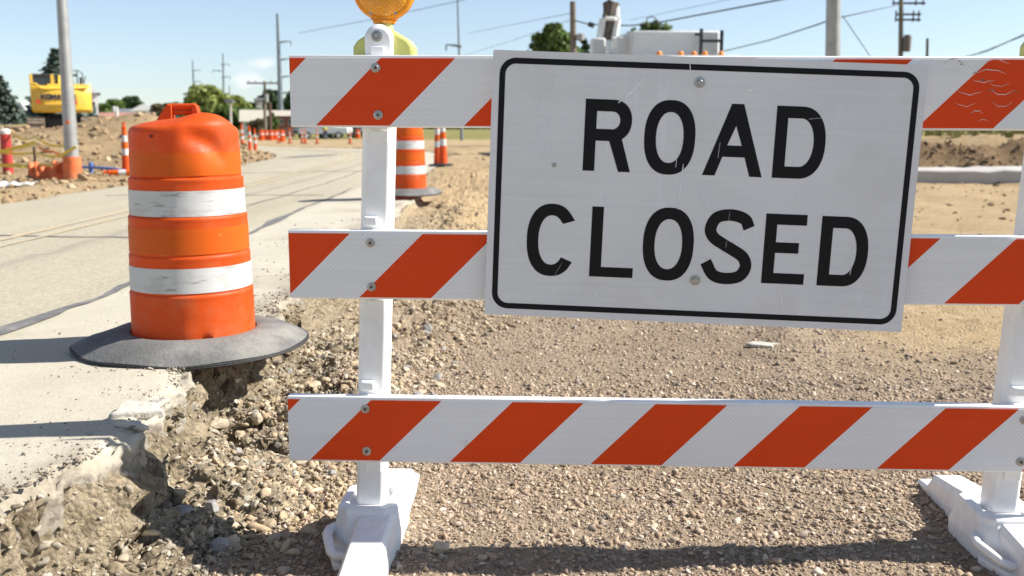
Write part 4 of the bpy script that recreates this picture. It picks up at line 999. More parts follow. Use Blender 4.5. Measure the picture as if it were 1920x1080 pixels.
def w1(a):
    a = (a+math.pi) % (2*math.pi)-math.pi
    tip = math.exp(-((abs(a)-math.pi+.22)/.30)**2) if a < 0 else math.exp(-((math.pi-a+.22)/.3)**2)
    tipc = math.exp(-((a+math.pi-.25)/.22)**2)
    return (.02*math.cos(a)**2-.05*math.sin(a)**2+.05*tipc-.012*math.exp(-((a+1.1)/.5)**2), .018*tipc+.012*math.cos(a)*.6-.008*math.exp(-((a+1.5)/.5)**2))
tyre_ring('grey dusty rubber tyre ring overhanging the broken road edge at the near drum', (DX, DY, DZ+.004), .455, 0, w1, 1)
q2 = at(757, 356, 12.1); D2 = (12.1)
X2 = float(edge_x(12.35))+.08
X2 = (762-960)/F*(12.35*math.cos(PITCH)+.9*math.sin(PITCH)); Z2 = .445
make_drum('orange traffic drum farther along the broken edge, half hidden by the left post', (X2, 12.35, Z2), .5, [((.2, -.12, .86), .08, (-.03, .01, -.02))], 64)
tyre_ring('pale grey rubber ring round the farther drum, seen past the left post', (X2, 12.35, Z2+.004), .44, 1, lambda a: (.01*math.cos(2*a), .012*math.cos(a)), 4)

#MIDGROUND
# ------------------------------------------------------------------ grabber cones
def make_cone():
    t = thing('channelizer_cone', 'cone', 'traffic cone', group='tall slim orange and white channelizer cones')
    prof = lambda z: .092-.052*min(z/.95, 1)
    MB().lathe([(.10, .03), (prof(.05), .06)]+[(prof(z), z) for z in (.3, .6, .9, .95)]+[(.045, .96), (.045, .975), (.025, .985), (.022, 1.03), (.035, 1.04), (.035, 1.06), (.001, 1.065)], 24).build('cone_body', M['orange'], t)
    for a, b in ((.40, .53), (.67, .80)):
        MB().lathe([(prof(a)+.003, a), (prof(b)+.003, b)], 24).build('reflective_band', M['tape_white'], t)
    for a, b in ((.54, .66), (.81, .92)):
        MB().lathe([(prof(a)+.003, a), (prof(b)+.003, b)], 24).build('reflective_band', M['tape_orange'], t)
    MB().lathe([(.09, .05), (.17, .045), (.20, .03), (.20, 0), (.001, 0)], 8).build('rubber_base', M['rubber_edge'], t, smooth=20)
    return t
cone0 = make_cone()
first = True
cones = [(236, 20.6, 0, 'slim orange and white cone standing at the left road edge beyond the steel pole'),
         (821, 21.6, .05, 'slim cone leaning slightly, left of the pair behind the farther drum'),
         (831, 20.0, -.01, 'slim cone on a thick rubber base, right of the pair behind the farther drum'),
         (454, 42, 0, 'slim cone half hidden behind the right edge of the near drum'),
         (468, 41.5, .02, 'slim cone with pale top beside the near drum, middle of three'),
         (478, 44, 0, 'slim cone farthest right of the three beside the near drum'),
         (522, 74, 0, 'slim white-banded cone left of the tall steel transmission pole base'),
         (543, 71, 0, 'slim white-banded cone just right of the tall steel transmission pole'),
         (566, 72, 0, 'pale slim cone under the top rail, left of a close pair'),
         (572, 70, 0, 'slim orange cone under the top rail, right of a close pair'),
         (594, 69, 0, 'slim cone standing before the grey pickup under the top rail'),
         (656, 69, .06, 'slim cone leaning beside the dark pickup near the left post')]
for px, Y, lean, lab in cones:
    x = (px-960)/F*(Y*math.cos(PITCH)+.8*math.sin(PITCH))
    c_ = cone0 if first else copy_tree(cone0); first = False
    z = surf(x, Y) + (.0)
    c_.location = (x, Y, z); c_.rotation_euler = (0, lean, random.uniform(0, 6)); c_['label'] = lab
x = at(190, 325, 18.5).x; Y = 18.6
c_ = copy_tree(cone0); c_['label'] = 'orange cone fallen on its side on the dirt verge by the road'
c_.location = (x+1.0, Y+.35, surf(x+1, Y+.3)+.12); c_.rotation_euler = (0, R(-88), .35)
# small far drums down the road
dr = thing('traffic_drum', '', 'traffic drum', group='small traffic drums far down the road')
MB().lathe([(.29, 0), (.28, .3), (.26, .6), (.24, .9), (.2, .93), (.06, .94), (.05, 1.0), (.001, 1.0)], 20).build('drum_body', M['orange'], dr)
for a, b in ((.25, .37), (.55, .67)): MB().lathe([(.294-.055*a, a), (.294-.055*b, b)], 20).build('reflective_band', M['tape_white'], dr)
for i, (px, Y, lab) in enumerate(((489, 96, 'small far traffic drum, first from left below the wooden pole'), (497.5, 99, 'small far traffic drum, second from left below the wooden pole'),
                             (507, 97, 'small far traffic drum, third from left below the wooden pole'), (515, 99, 'small far traffic drum, fourth from left below the wooden pole'), (527, 84, 'small far traffic drum in front of the transmission pole base'), (670, 110, 'small far traffic drum close to the left barricade post'))):
    d_ = dr if i == 0 else copy_tree(dr); x = at(px, 230, Y).x; d_.location = (x, Y, surf(x, Y)); d_['label'] = lab

# ------------------------------------------------------------------ steel pole with wraps
def pole(name, lab, cat, mt, base, top, r0, r1, n_=14, grp=None):
    t = thing(name, lab, cat, base, group=grp); d = Vector(top)-Vector(base)
    MB().cyl((0, 0, -.3), d, r0, r1, n_).build('shaft', M[mt], t, smooth=50); return t
b = at(136, 322, 18.7); b.z = surf(b.x, b.y); tp = at(112, -60, 18.7)
sp = pole('light_pole', 'grey galvanised steel pole rising from the dug verge on the left', 'pole', 'galv', b, tp, .135, .085)
d = (tp-b).normalized()
MB().cyl(d*1.05+Vector((.02, -.118, 0)), d*1.05+Vector((.02, -.122, .0))+Vector((0, -.012, 0)), .035, n=10).build('paint_dot', M['pink_flag'], sp)
MB().cyl(d*.0, d*.42, .165, .16, 14).build('orange_wrap', M['net'], sp)
MB().box((.0, -.12, .52), (.36, .02, .055), Matrix.Rotation(-.5, 3, 'Y')).build('tape_end', M['tape'], sp)
# red-wrapped pipe stub
b = at(14, 305, 21.5); b.z = surf(b.x, b.y)
t = thing('pipe_stub', 'red wrapped vertical pipe stub with pale cap at the left frame edge', 'pipe', b)
MB().lathe([(.105, -.2), (.11, .2), (.104, .35), (.112, .5), (.106, .75), (.112, .86)], 18).build('wrap', M['redwrap'], t); MB().lathe([(.115, .86), (.115, .93), (.07, .97), (.001, .975)], 18).build('cap', M['tarp'], t)
# stake, caution tape, netting
b = at(66, 304, 19.5); b.z = surf(b.x, b.y)
o = MB().box((0, 0, .25), (.035, .035, .75)).build('stake', M['fence_post'], None); o.location = b; tag(o, 'thin dark stake holding the yellow caution tape on the left verge', 'stake')
def ribbon(name, lab, cat, pts, w, mt, sag=.05, seed=0):
    P = []; pts = [Vector(p_) for p_ in pts]
    for a, b_ in zip(pts[:-1], pts[1:]):
        for k in range(14): t_ = k/14; P.append(a.lerp(b_, t_)-Vector((0, 0, sag*4*t_*(1-t_))))
    P.append(pts[-1]); mb = MB(); rings = []
    for i, q in enumerate(P):
        a = .5*math.sin(i*.35+seed)+.25*math.sin(i*.9+seed*3); up = Vector((.0, math.sin(a), math.cos(a)))*w*.5; th = Vector((0, math.cos(a), -math.sin(a)))*.002
        rings.append([q-up-th, q-up+th, q+up+th, q+up-th])
    mb.loft(rings); o = mb.build(name, M[mt], None, smooth=60); return tag(o, lab, cat)
V3 = lambda px, py, Y: at(px, py, Y)
ribbon('caution_tape', 'yellow caution tape running low from the red pipe to the netting', 'caution tape', [V3(-30, 303, 20), V3(30, 310, 19.5), V3(66, 308, 19.4), V3(102, 306, 19)], .075, 'tape', .03, 1)
ribbon('caution_tape', 'yellow caution tape sloping up from the frame edge to the stake', 'caution tape', [V3(-30, 290, 20.5), V3(66, 267, 19.5)], .075, 'tape', .02, 2)
ribbon('caution_tape', 'yellow caution tape strung from the stake across to the steel pole', 'caution tape', [V3(-20, 279, 21), V3(66, 286, 20), V3(130, 289, 18.9)], .05, 'tape', .06, 3)
ribbon('caution_tape', 'faint yellow tape hanging above the red pipe toward the steel pole', 'caution tape', [V3(-20, 242, 22), V3(20, 247, 21.6), V3(66, 256, 20), V3(128, 270, 18.9)], .05, 'tape', .1, 5)
fn = [V3(72, 275, 20), V3(100, 284, 19.6), V3(132, 290, 19)]
ribbon('netting_strip', 'orange netting strip pulled tight from the stake to the steel pole', 'netting', fn, .05, 'net', .04, 6)
def sheet(name, lab, cat, mt, fn, nu, nv):
    vs_ = [fn(a/(nu-1), b/(nv-1)) for a in range(nu) for b in range(nv)]
    o = np_mesh(name, vs_, [(a*nv+b, (a+1)*nv+b, (a+1)*nv+b+1, a*nv+b+1) for a in range(nu-1) for b in range(nv-1)], M[mt], True)
    m_ = o.modifiers.new('thick', 'SOLIDIFY'); m_.thickness = .006; return tag(o, lab, cat)
def f_net(u, v):
    q = at(52+82*u, 316, 19.1); h = (.34+.16*u**2+.06*math.sin(u*9))*(.9+.1*math.sin(u*31))
    y = q.y+.10*math.sin(u*17)*v+.05*math.sin(u*41+v*3)*v-.10*(1-v); return (q.x, y, max(gz(q.x, q.y), gz(q.x, q.y-.4))-.04+h*v)
sheet('safety_netting', 'sagging orange safety netting along the dirt in front of the steel pole', 'safety netting', 'net', f_net, 60, 7)
def f_tarp(u, v):
    q = at(-20+95*u, 329+8*u, 17.0); y = q.y-.32+.62*v*(1-.55*u); return (q.x, y, gz(q.x, y)+.035+.05*math.sin(v*math.pi)*(1-.5*u)+.012*math.sin(u*23+v*4))
sheet('tarp', 'dusty white tarp strip lying on the dirt at the left edge', 'tarp', 'tarp', f_tarp, 40, 9)
a, b = V3(150, 293, 20.5), V3(246, 305, 19.6); a.z = surf(a.x, a.y)+.16; b.z = surf(b.x, b.y)+.10
t = thing('water_pipe', 'blue plastic pipe with a coupling lying across the dirt left of the near drum', 'pipe', a)
dd = b-a; MB().tube([Vector(), dd*.3+Vector((0, 0, .02)), dd*.6+Vector((0, 0, .03)), dd], .03, 10).build('tube', M['blue_pipe'], t); MB().cyl(dd*.20+Vector((0, 0, -.09)), dd*.21+Vector((0, 0, .12)), .045, n=12).build('coupling', M['blue_pipe'], t)

#EXCAVATOR
# ------------------------------------------------------------------ excavator
EX = Vector((at(121, 230, 44.6).x, 44.6, 0)); EX.z = surf(EX.x, EX.y)-.06
ex = thing('excavator', 'yellow tracked excavator seen from behind on top of the dirt heap', 'excavator', EX, R(22))
tr = MB()
def track(xc):
    m = MB(); out = []
    for k in range(13): a = math.pi/2+math.pi*k/12; out.append((-1.75+.42*math.cos(a), .42+.42*math.sin(a)))
    for k in range(13): a = -math.pi/2+math.pi*k/12; out.append((1.75+.42*math.cos(a), .42+.42*math.sin(a)))
    m.loft([[Vector((xc+x_, y, z)) for y, z in out] for x_ in (-.38, .38)])
    for k in range(16):
        m.box((xc, -1.75+k*.233, .86), (.74, .06, .05)); m.box((xc, -1.75+k*.233, -.02), (.74, .06, .05))
    for a in np.linspace(-1.2, 1.2, 6):
        m.box((xc, -1.75-.44*math.cos(a), .42+.44*math.sin(a)), (.74, .06, .06), Matrix.Rotation(a, 3, 'X'))
    return m.build('track', M['track'], ex, bevel=0)
track(-1.2); track(1.2)
MB().box((0, 0, .55), (1.7, 2.6, .5)).box((0, 0, .9), (1.4, 1.4, .3)).build('undercarriage', M['dark'], ex, bevel=.04)
cw = MB(); rg = []
for z, s_, yb in ((1.10, .94, -2.0), (1.25, .99, -2.12), (1.9, 1.0, -2.16), (2.35, 1.0, -2.1), (2.5, .97, -2.02)):
    rg.append([Vector((x_*1.36*s_, yb+.28*abs(x_)**3, z)) for x_ in np.linspace(-1, 1, 13)]+[Vector((1.36*s_, -1.2, z)), Vector((-1.36*s_, -1.2, z))])
cw.loft(rg); ex.scale = (.87, .87, .80)
bd = cw.build('counterweight', M['yellow'], ex, smooth=30, bevel=.03)
MB().box((0, .2, 1.75), (2.66, 2.9, 1.2)).build('engine_house', M['yellow'], ex, bevel=.05)
MB().box((.35, -1.0, 2.48), (1.9, 1.7, .24)).box((.3, -1.1, 2.66), (.5, .5, .14)).build('engine_cover', M['yellow'], ex, bevel=.04)
MB().box((0, -2.16, 1.55), (1.5, .06, .14)).build('bumper_ridge', M['yellow'], ex, bevel=.02)
# raised yellow shoulder line around the counterweight top
MB().tube([(-1.34, -1.9, 2.62), (-1.1, -2.02, 2.58), (-.85, -2.06, 2.36), (-.55, -2.1, 2.32), (1.15, -2.04, 2.4), (1.34, -1.85, 2.55)], .055, 8).build('handrail', M['yellow'], ex)
cb = thing('x', '', '') ; bpy.data.objects.remove(cb)
cab = MB(); cab.loft([[Vector((x_, y, z)) for x_, y in ((-1.36, -.4), (-.42, -.4), (-.42, 1.2), (-1.36, 1.2))] for z in (2.3, 3.05)]); cabo = cab.build('cab', M['glass'], ex, bevel=.04)
MB().box((-.89, .4, 3.10), (.98, 1.7, .16)).build('cab_roof', M['dark'], cabo, bevel=.04)
for x_ in (-1.37, -.42): MB().box((x_, -.42, 2.72), (.13, .13, .86)).build('cab_pillar', M['yellow'], cabo, bevel=.02)
for x_ in (-1.37, -.42): MB().box((x_, 1.2, 2.72), (.08, .08, .86)).build('cab_pillar', M['yellow'], cabo, bevel=.02)
mr = MB(); mr.tube([(.75, -.6, 2.55), (.75, -.6, 3.35)], .03, 6).tube([(1.05, -.7, 2.55), (1.0, -.7, 3.2), (.85, -.6, 3.36), (.6, -.6, 3.38)], .025, 6).tube([(1.05, -.7, 2.7), (1.15, -.7, 3.1)], .02, 6).box((.68, -.6, 3.12), (.2, .05, .12)); mr.build('mirror_bracket', M['dark'], ex)
bm_ = MB(); bm_.loft([[Vector((x_, y+dy, z+dz)) for x_, dy, dz in ((-.25, 0, -.3), (.25, 0, -.3), (.25, 0, .3), (-.25, 0, .3))] for y, z, dy, dz in ((1.3, 1.7, 0, 0), (3.4, 3.0, 0, 0), (5.2, 2.4, 0, 0))]); bm_.build('boom', M['yellow'], ex)
bm_ = MB(); bm_.loft([[Vector((x_, 5.2+t_, 2.4-2*t_+dz)) for x_, dz in ((-.18, -.2), (.18, -.2), (.18, .2), (-.18, .2))] for t_ in (0, .5, 1)]); bm_.build('stick', M['yellow'], ex)
MB().loft([[Vector((x_, 6.2+y, z)) for y, z in ((0, .9), (.5, .6), (.6, .1), (.2, -.2), (-.3, .1), (-.2, .6))] for x_ in (-.5, .5)]).build('bucket', M['track'], ex)
for x_ in (-1.02, .62): MB().box((x_, -2.2+.0, 1.66), (.16, .03, .2), Matrix.Rotation(-.3, 3, 'Y')).build('warning_decal', M['redmark'], bd)
# maker's lettering across the counterweight, straight block strokes
GL = {'K': [((0,0),(0,1)),((0,.45),(.8,1)),((.25,.6),(.85,0))], 'O': [((0,0),(0,1)),((0,1),(.85,1)),((.85,1),(.85,0)),((.85,0),(0,0))], 'M': [((0,0),(0,1)),((0,1),(.5,.35)),((.5,.35),(1,1)),((1,1),(1,0))],
      'A': [((0,0),(.45,1)),((.45,1),(.9,0))], 'T': [((.45,0),(.45,1)),((0,1),(.9,1))], 'S': [((.85,1),(0,1)),((0,1),(0,.5)),((0,.5),(.85,.5)),((.85,.5),(.85,0)),((.85,0),(0,0))], 'U': [((0,1),(0,0)),((0,0),(.85,0)),((.85,0),(.85,1))]}
MB().cyl((.9, .2, 2.4), (.9, .2, 3.05), .07, n=10).build('exhaust_stack', M['dark'], ex)
for z_ in (1.55, 1.72, 1.89, 2.06): MB().box((-1.365, -.55, z_), (.05, 1.1, .07)).build('louvre', M['dark'], bd)
MB().box((1.345, -.4, 1.85), (.06, 1.3, .5)).build('side_grille', M['dark'], ex)
MB().tube([(-.36, -.46, 2.5), (-.36, -.46, 3.12)], .025, 6).build('grab_rail', M['dark'], ex)
lt = MB(); xx = -.86; lh = .23
for ch in 'KOMATSU':
    for (a0, b0), (a1, b1) in GL[ch]:
        p0 = Vector((xx+a0*.165, 0, 1.80+b0*lh)); p1 = Vector((xx+a1*.165, 0, 1.80+b1*lh)); m_ = (p0+p1)/2; dv = p1-p0
        yb = -2.165+.28*abs(m_.x/1.36)**3
        lt.box((m_.x, yb, m_.z), (dv.length+.05, .03, .062), Matrix.Rotation(-math.atan2(dv.z, dv.x), 3, 'Y'))
    xx += .222 if ch != 'M' else .245
lt.build('lettering', M['navy'], bd, smooth=0)

#TREES
# ------------------------------------------------------------------ trees
def leaf_quads(c, nrm, size):
    nn = len(c); a = rng.normal(size=(nn, 3)); a -= nrm*np.sum(a*nrm, 1)[:, None]; a /= np.linalg.norm(a, axis=1)[:, None]+1e-9
    b = np.cross(nrm, a); s = size[:, None]
    V_ = np.stack([c-a*s-b*s*.6, c+a*s*.9-b*s*.7, c+a*s+b*s*.6, c-a*s*.8+b*s*.7], 1)
    return V_.reshape(-1, 3), np.arange(nn*4).reshape(-1, 4)
M['leaf_mid'] = island_mat('leaves_mid', [(0.061, 0.111, 0.030), (0.121, 0.182, 0.043), (0.088, 0.143, 0.035), (0.176, 0.227, 0.061)], .6, 0, 4, .25)
M['leaf_light'] = island_mat('leaves_light', [(0.149, 0.202, 0.047), (0.270, 0.305, 0.081), (0.203, 0.247, 0.061), (0.338, 0.358, 0.115)], .6, 0, 4, .3)
M['leaf_dark'] = island_mat('leaves_dark', [(0.030, 0.065, 0.030), (0.068, 0.111, 0.046), (0.047, 0.085, 0.035), (0.101, 0.137, 0.061)], .6, 0, 4, .2)
M['leaf_blue'] = island_mat('spruce_needles', [(0.047, 0.078, 0.065), (0.115, 0.150, 0.115), (0.074, 0.111, 0.089), (0.162, 0.189, 0.142)], .7, 0, 4, .1)
M['leaf_brown'] = island_mat('leaves_brown', [(.10,.085,.045), (.17,.14,.07), (.13,.11,.05)], .7, 0, 4, .2)
M['bark'] = mat('bark', (.11, .085, .065), .9, .3, 6, bump=.4)
def tree(name, lab, px, pyt, Y, w_px, mt, base=None, grp='trees in the distance', nclump=26, leaf=None, low=.25, seed=0, dens=95):
    r0 = random.Random(seed); x = at(px, 230, Y).x; top = at(px, pyt, Y).z; w = w_px/F*Y
    z0 = surf(x, Y); H_ = max(top-z0, 2); leaf = leaf or max(.10, Y*.0018); nclump = int(nclump*1.7); dens = 140
    t = thing(name, lab, 'tree', (x, Y, z0), group=grp)
    tk = MB(); tk.tube([(0, 0, -.2), (.02*H_, 0, .3*H_), (0, .02*H_, .62*H_)], [.035*H_, .026*H_, .012*H_], 8)
    for k in range(6):
        a = r0.uniform(0, 6.28); h = r0.uniform(.25, .5)*H_; e = Vector((math.cos(a)*w*.33, math.sin(a)*w*.33, h+.25*H_))
        tk.tube([(0, 0, h), tuple(e*.5+Vector((0, 0, h*.5))), tuple(e)], [.016*H_, .011*H_, .005*H_], 6)
    tk.build('trunk', M['bark'], t)
    cs, ns, ss = [], [], []
    for k in range(nclump):
        u = r0.uniform(-1, 1); a = r0.uniform(0, 6.28); hh = low+(1-low)*r0.random()**.8
        env = math.sqrt(max(.05, 1-((hh-low-.35*(1-low))/(.68*(1-low)))**2))
        rr = w*.5*env*math.sqrt(r0.random())*.82
        cr_ = w*r0.uniform(.07, .19)*(.6+.5*env)
        c_ = np.array([rr*math.cos(a), rr*math.sin(a), min(hh*H_, H_-cr_*.75)])
        d_ = rng.normal(size=(dens, 3)); d_ /= np.linalg.norm(d_, axis=1)[:, None]
        rad_ = cr_*rng.uniform(.55, 1.05, dens)
        cs.append(c_+d_*rad_[:, None]*np.array([1, 1, .75])); nn_ = d_+rng.normal(0, .5, (dens, 3)); ns.append(nn_/np.linalg.norm(nn_, axis=1)[:, None]); ss.append(leaf*rng.uniform(.6, 1.3, dens))
    V_, F_ = leaf_quads(np.concatenate(cs), np.concatenate(ns), np.concatenate(ss))
    np_mesh('crown', V_, F_, M[mt], False, t); return t
def spruce(lab, px, pyt, Y, w_px, seed=0):
    x = at(px, 230, Y).x; z0 = surf(x, Y)-.1; H_ = at(px, pyt, Y).z-z0; w = w_px/F*Y
    t = thing('spruce_tree', lab, 'spruce tree', (x, Y, z0), group='blue-green spruces left of the excavator')
    MB().cyl((0, 0, 0), (0, 0, H_*.97), .03*H_, .006*H_, 8).build('trunk', M['bark'], t)
    r0 = np.random.default_rng(seed); cs, ns, ss = [], [], []
    lv = 22
    for i in range(lv):
        f_ = i/(lv-1); zc = H_*(.10+.88*f_); rr = w*.5*(1-f_)**.85+.05; nb = max(4, int(15*(1-f_)+4))
        for k in range(nb):
            a = r0.uniform(0, 6.28); L = rr*r0.uniform(.75, 1.12); m_ = max(5, int(16*(1-f_)+5)); s_ = np.linspace(.12, 1, m_)
            cs.append(np.stack([np.cos(a)*L*s_, np.sin(a)*L*s_, zc-.28*L*s_+.12*L*s_**2*1.4], -1)+r0.normal(0, .05*w*.25, (m_, 3)))
            nn_ = np.stack([np.cos(a)*.3+s_*0, np.sin(a)*.3+s_*0, 1+s_*0], -1)+r0.normal(0, .45, (m_, 3)); ns.append(nn_/np.linalg.norm(nn_, axis=1)[:, None])
            ss.append(np.full(m_, w*.045)*r0.uniform(.6, 1.4, m_))
    V_, F_ = leaf_quads(np.concatenate(cs), np.concatenate(ns), np.concatenate(ss)); np_mesh('crown', V_, F_, M['leaf_blue'], False, t); return t
spruce('small blue-green spruce at the left edge of the picture', 8, 143, 62, 78, 1)
spruce('tall blue-green spruce behind the excavator cab and steel pole', 112, 94, 75, 150, 2)
for i, a in enumerate((
    ('shade_tree', 'broad light-green tree behind the near drum, largest on the left', 385, 160, 140, 92, 'leaf_light', 40),
    ('shade_tree', 'light-green tree right of the broad tree, behind the lamp pole', 437, 180, 150, 66, 'leaf_light', 26),
    ('shade_tree', 'dark green bush-like tree between the lamp pole and wooden pole', 426, 200, 128, 76, 'leaf_mid', 26),
    ('shade_tree', 'dark tree left of the transmission pole on the skyline', 510, 170, 220, 64, 'leaf_dark', 24),
    ('shade_tree', 'dark tree right of the transmission pole, cut by the top rail', 556, 170, 210, 56, 'leaf_dark', 26),
    ('shade_tree', 'dark tree wholly under the top rail beyond the parked pickups', 640, 196, 190, 120, 'leaf_dark', 30),
    ('shade_tree', 'tall dark tree behind the house with the white gable', 247, 182, 190, 56, 'leaf_dark', 22),
    ('shade_tree', 'mid green tree left of the white-gabled house', 219, 188, 160, 46, 'leaf_mid', 18),
    ('shade_tree', 'mid green tree by the white building, right of the excavator', 199, 196, 150, 46, 'leaf_mid', 18),
    ('shade_tree', 'brownish tree right of the white-gabled house', 302, 196, 120, 52, 'leaf_brown', 20),
    ('shade_tree', 'dark green tree above the drum handle', 328, 194, 170, 70, 'leaf_dark', 22),
    ('shade_tree', 'low green tree in front of the tan-roofed house', 478, 205, 125, 46, 'leaf_mid', 22),
    ('shade_tree', 'small brown shrubby tree beside the wooden pole', 486, 226, 108, 40, 'leaf_brown', 16),
    ('shade_tree', 'green tree just right of the wooden utility pole', 511, 214, 112, 22, 'leaf_mid', 14),
    ('shade_tree', 'large green tree behind the short wooden pole above the sign', 1040, 44, 52, 108, 'leaf_mid', 40),
    ('shade_tree', 'low dark tree at the left foot of the large tree above the sign', 1002, 66, 58, 40, 'leaf_dark', 18),
    ('shade_tree', 'green tree topping the white truck box', 1226, 41, 56, 125, 'leaf_mid', 34),
    ('shade_tree', 'dark shrub right of the short wooden pole above the sign', 1096, 72, 60, 40, 'leaf_dark', 16))):
    nm, lab, px, pyt, Y, w_, mt, nc = a; tree(nm, lab, px, pyt, Y, w_, mt, nclump=nc, seed=40+i, grp='broadleaf trees beyond the road works')
# far wooded skyline that reads as one mass
nn = 9000; x = rng.uniform(-220, 160, nn); yv = rng.uniform(260, 320, nn)
hh = 5.5+3*fbm(x*.06, yv*0, 140)+2*fbm(x*.25, yv*0, 141); zz = -.5+rng.random(nn)*np.maximum(hh, 1.5)
nr = rng.normal(size=(nn, 3)); nr /= np.linalg.norm(nr, axis=1)[:, None]
V_, F_ = leaf_quads(np.stack([x, yv, zz], -1), nr, rng.uniform(.6, 1.4, nn)); o = np_mesh('woodland', V_, F_, M['leaf_dark']); tag(o, 'dark far woodland along the skyline behind the houses', 'woodland', kind='stuff')

nn = 7000; x = rng.uniform(2, 40, nn); yv = 25.6-.05*x+rng.exponential(7, nn)
nr = np.stack([rng.normal(0, .5, nn), rng.normal(-1, .4, nn), rng.normal(0, .2, nn)], -1); nr /= np.linalg.norm(nr, axis=1)[:, None]
M['dry_grass'] = island_mat('dry_grass', [(.16,.16,.05), (.30,.26,.10), (.22,.21,.07), (.36,.31,.15)], .8, 0, 4, .2)
V_, F_ = leaf_quads(np.stack([x, yv, ground_z(x, yv)+.05], -1), nr, rng.uniform(.05, .14, nn)); o = np_mesh('grass_tufts', V_, F_, M['dry_grass']); tag(o, 'dry olive grass growing on the lawn behind the dirt bank', 'grass', kind='stuff')
#HOUSES
def house(name, lab, px, Y, pyb, w_px, wall_px, roof_px, wall, roof, depth=7, rz=0, gable=False, wins=3, z0=None, cat='house'):
    s = Y/F; x = at(px, 230, Y).x; rz = math.atan2(-x, Y); zb = at(px, pyb, Y).z; w, h, rh = w_px*s, wall_px*s, roof_px*s
    t = thing(name, lab, cat, (x-math.sin(rz)*depth/2, Y+math.cos(rz)*depth/2, zb), rz)
    MB().box((0, 0, h/2-1), (w, depth, h+2)).build('wall', M[wall], t, smooth=0)
    if rh > 0:
        e = .35; rf = MB()
        if gable: rf.loft([[Vector((-w/2-e, y, h)), Vector((w/2+e, y, h)), Vector((0, y, h+rh))] for y in (-depth/2-e, depth/2+e)])
        else: rf.loft([[Vector((x_, -depth/2-e, h)), Vector((x_, depth/2+e, h)), Vector((x_*.97, 0, h+rh))] for x_ in (-w/2-e, w/2+e)])
        rf.build('roof', M[roof], t, smooth=0)
    for k in range(wins):
        xx = (k+.5)/wins*w-w/2; f_ = MB().box((xx, -depth/2-.03, h*.52), (w/wins*.42, .08, h*.46)).build('window', M['siding'], t, smooth=0)
        MB().box((xx, -depth/2-.08, h*.52), (w/wins*.34, .04, h*.38)).build('pane', M['glass'], f_, smooth=0)
    return t
house('commercial_building', 'white flat-roofed building behind the excavator, left part', 146, 118, 232, 66, 66, 0, 'siding', 'roof_grey', 14, wins=3, cat='building')
house('commercial_building', 'white stepped building end just right of the excavator', 178, 112, 232, 15, 56, 3, 'siding', 'roof_grey', 12, wins=1, cat='building')
house('brick_house', 'long low house with reddish roof left of the white-gabled house', 222, 105, 233, 54, 14, 8, 'siding', 'roof_red', 8, wins=6)
house('gabled_house', 'two-storey dark brick house with a white gable', 265, 112, 233, 32, 20, 3, 'brickdk', 'roof_grey', 8, wins=2)
house('gabled_house', 'white gabled upper wing rising behind the dark brick house', 270, 124, 218, 38, 10, 13, 'siding', 'siding', 9, gable=True, wins=1)
house('grey_roof_house', 'grey-roofed house glimpsed between trees left of the white gable', 240, 135, 222, 24, 4, 14, 'siding', 'roof_grey', 8, wins=2)
house('tan_roof_house', 'low house with a pale tan roof left of the wooden pole', 474, 118, 240, 38, 12, 22, 'siding', 'roof_tan', 9, wins=2)
house('brick_house', 'brick house with tan roof between the wooden pole and transmission pole', 528, 120, 240, 46, 22, 11, 'brick', 'roof_tan', 9, wins=3)
house('grain_silo_building', 'tall pale block standing behind the trees by the wooden pole', 487, 180, 240, 12, 52, 3, 'conc', 'roof_grey', 6, wins=1, cat='building')
house('grey_roof_house', 'grey-roofed house above the drum handle among dark trees', 322, 140, 222, 26, 5, 9, 'siding', 'roof_grey', 8, wins=2)

#POLES
def arms(t, H_, specs, mt):
    for i, (f_, L, sgn) in enumerate(specs):
        MB().tube([(0, 0, H_*f_-.1), (sgn*L*.6, 0, H_*f_), (sgn*L, 0, H_*f_+.05)], [.14, .09, .05], 6).build('cross_arm', M[mt], t); 
        MB().cyl((sgn*L, 0, H_*f_-.5), (sgn*L, 0, H_*f_+.05), .07, n=6).build('insulator', M['insul'], t)
GT = 'tall steel transmission poles on the skyline'
def tpole(lab, px0, pyt, pxb, pyb, Y, w, arms_, grp=GT, mt='tower', name='transmission_pole'):
    b = at(pxb, pyb, Y); b.z = surf(b.x, b.y)-.2; tt = at(px0, pyt, Y)
    t = pole(name, lab, 'utility pole', mt, b, tt, w/F*Y/2, w/F*Y/2*.42, 12, grp); arms(t, (tt-b).z, arms_, mt); return t
tpole('tallest blue-grey steel transmission pole with short arms, left of the barricade', 520, 26, 528, 248, 130, 11, [(.78, 1.6, 1), (.64, 1.6, 1), (.50, 1.7, 1), (.37, 1.7, 1)])
tpole('thin steel transmission pole above the broad light-green tree, right one', 418, 100, 420, 240, 230, 5, [(.86, 1.9, 1), (.78, 1.9, -1), (.70, 1.9, 1)])
tpole('thin steel transmission pole rising from the broad light-green tree, left one', 361, 113, 366, 240, 250, 5, [(.86, 1.9, 1), (.70, 1.9, 1)])
tpole('slender steel pole running up out of frame behind the left warning light', 857, -30, 866, 250, 95, 6, [(.62, 1.4, -1)])
tpole('thin dark pole with cross-arms behind the lamp pole', 430, 160, 432, 240, 170, 4, [(.72, 1.8, 1), (.72, 1.8, -1)])
b = at(497, 248, 105); b.z = surf(b.x, b.y)
t = pole('utility_pole', 'pale wooden utility pole with one long cross-arm left of the transmission pole', 'utility pole', 'wood', b, at(496, 152, 105), .19, .13, 10)
hz = at(496, 156, 105).z-b.z; MB().box((0, 0, hz), (3.4, .14, .16)).build('cross_arm', M['wood'], t)
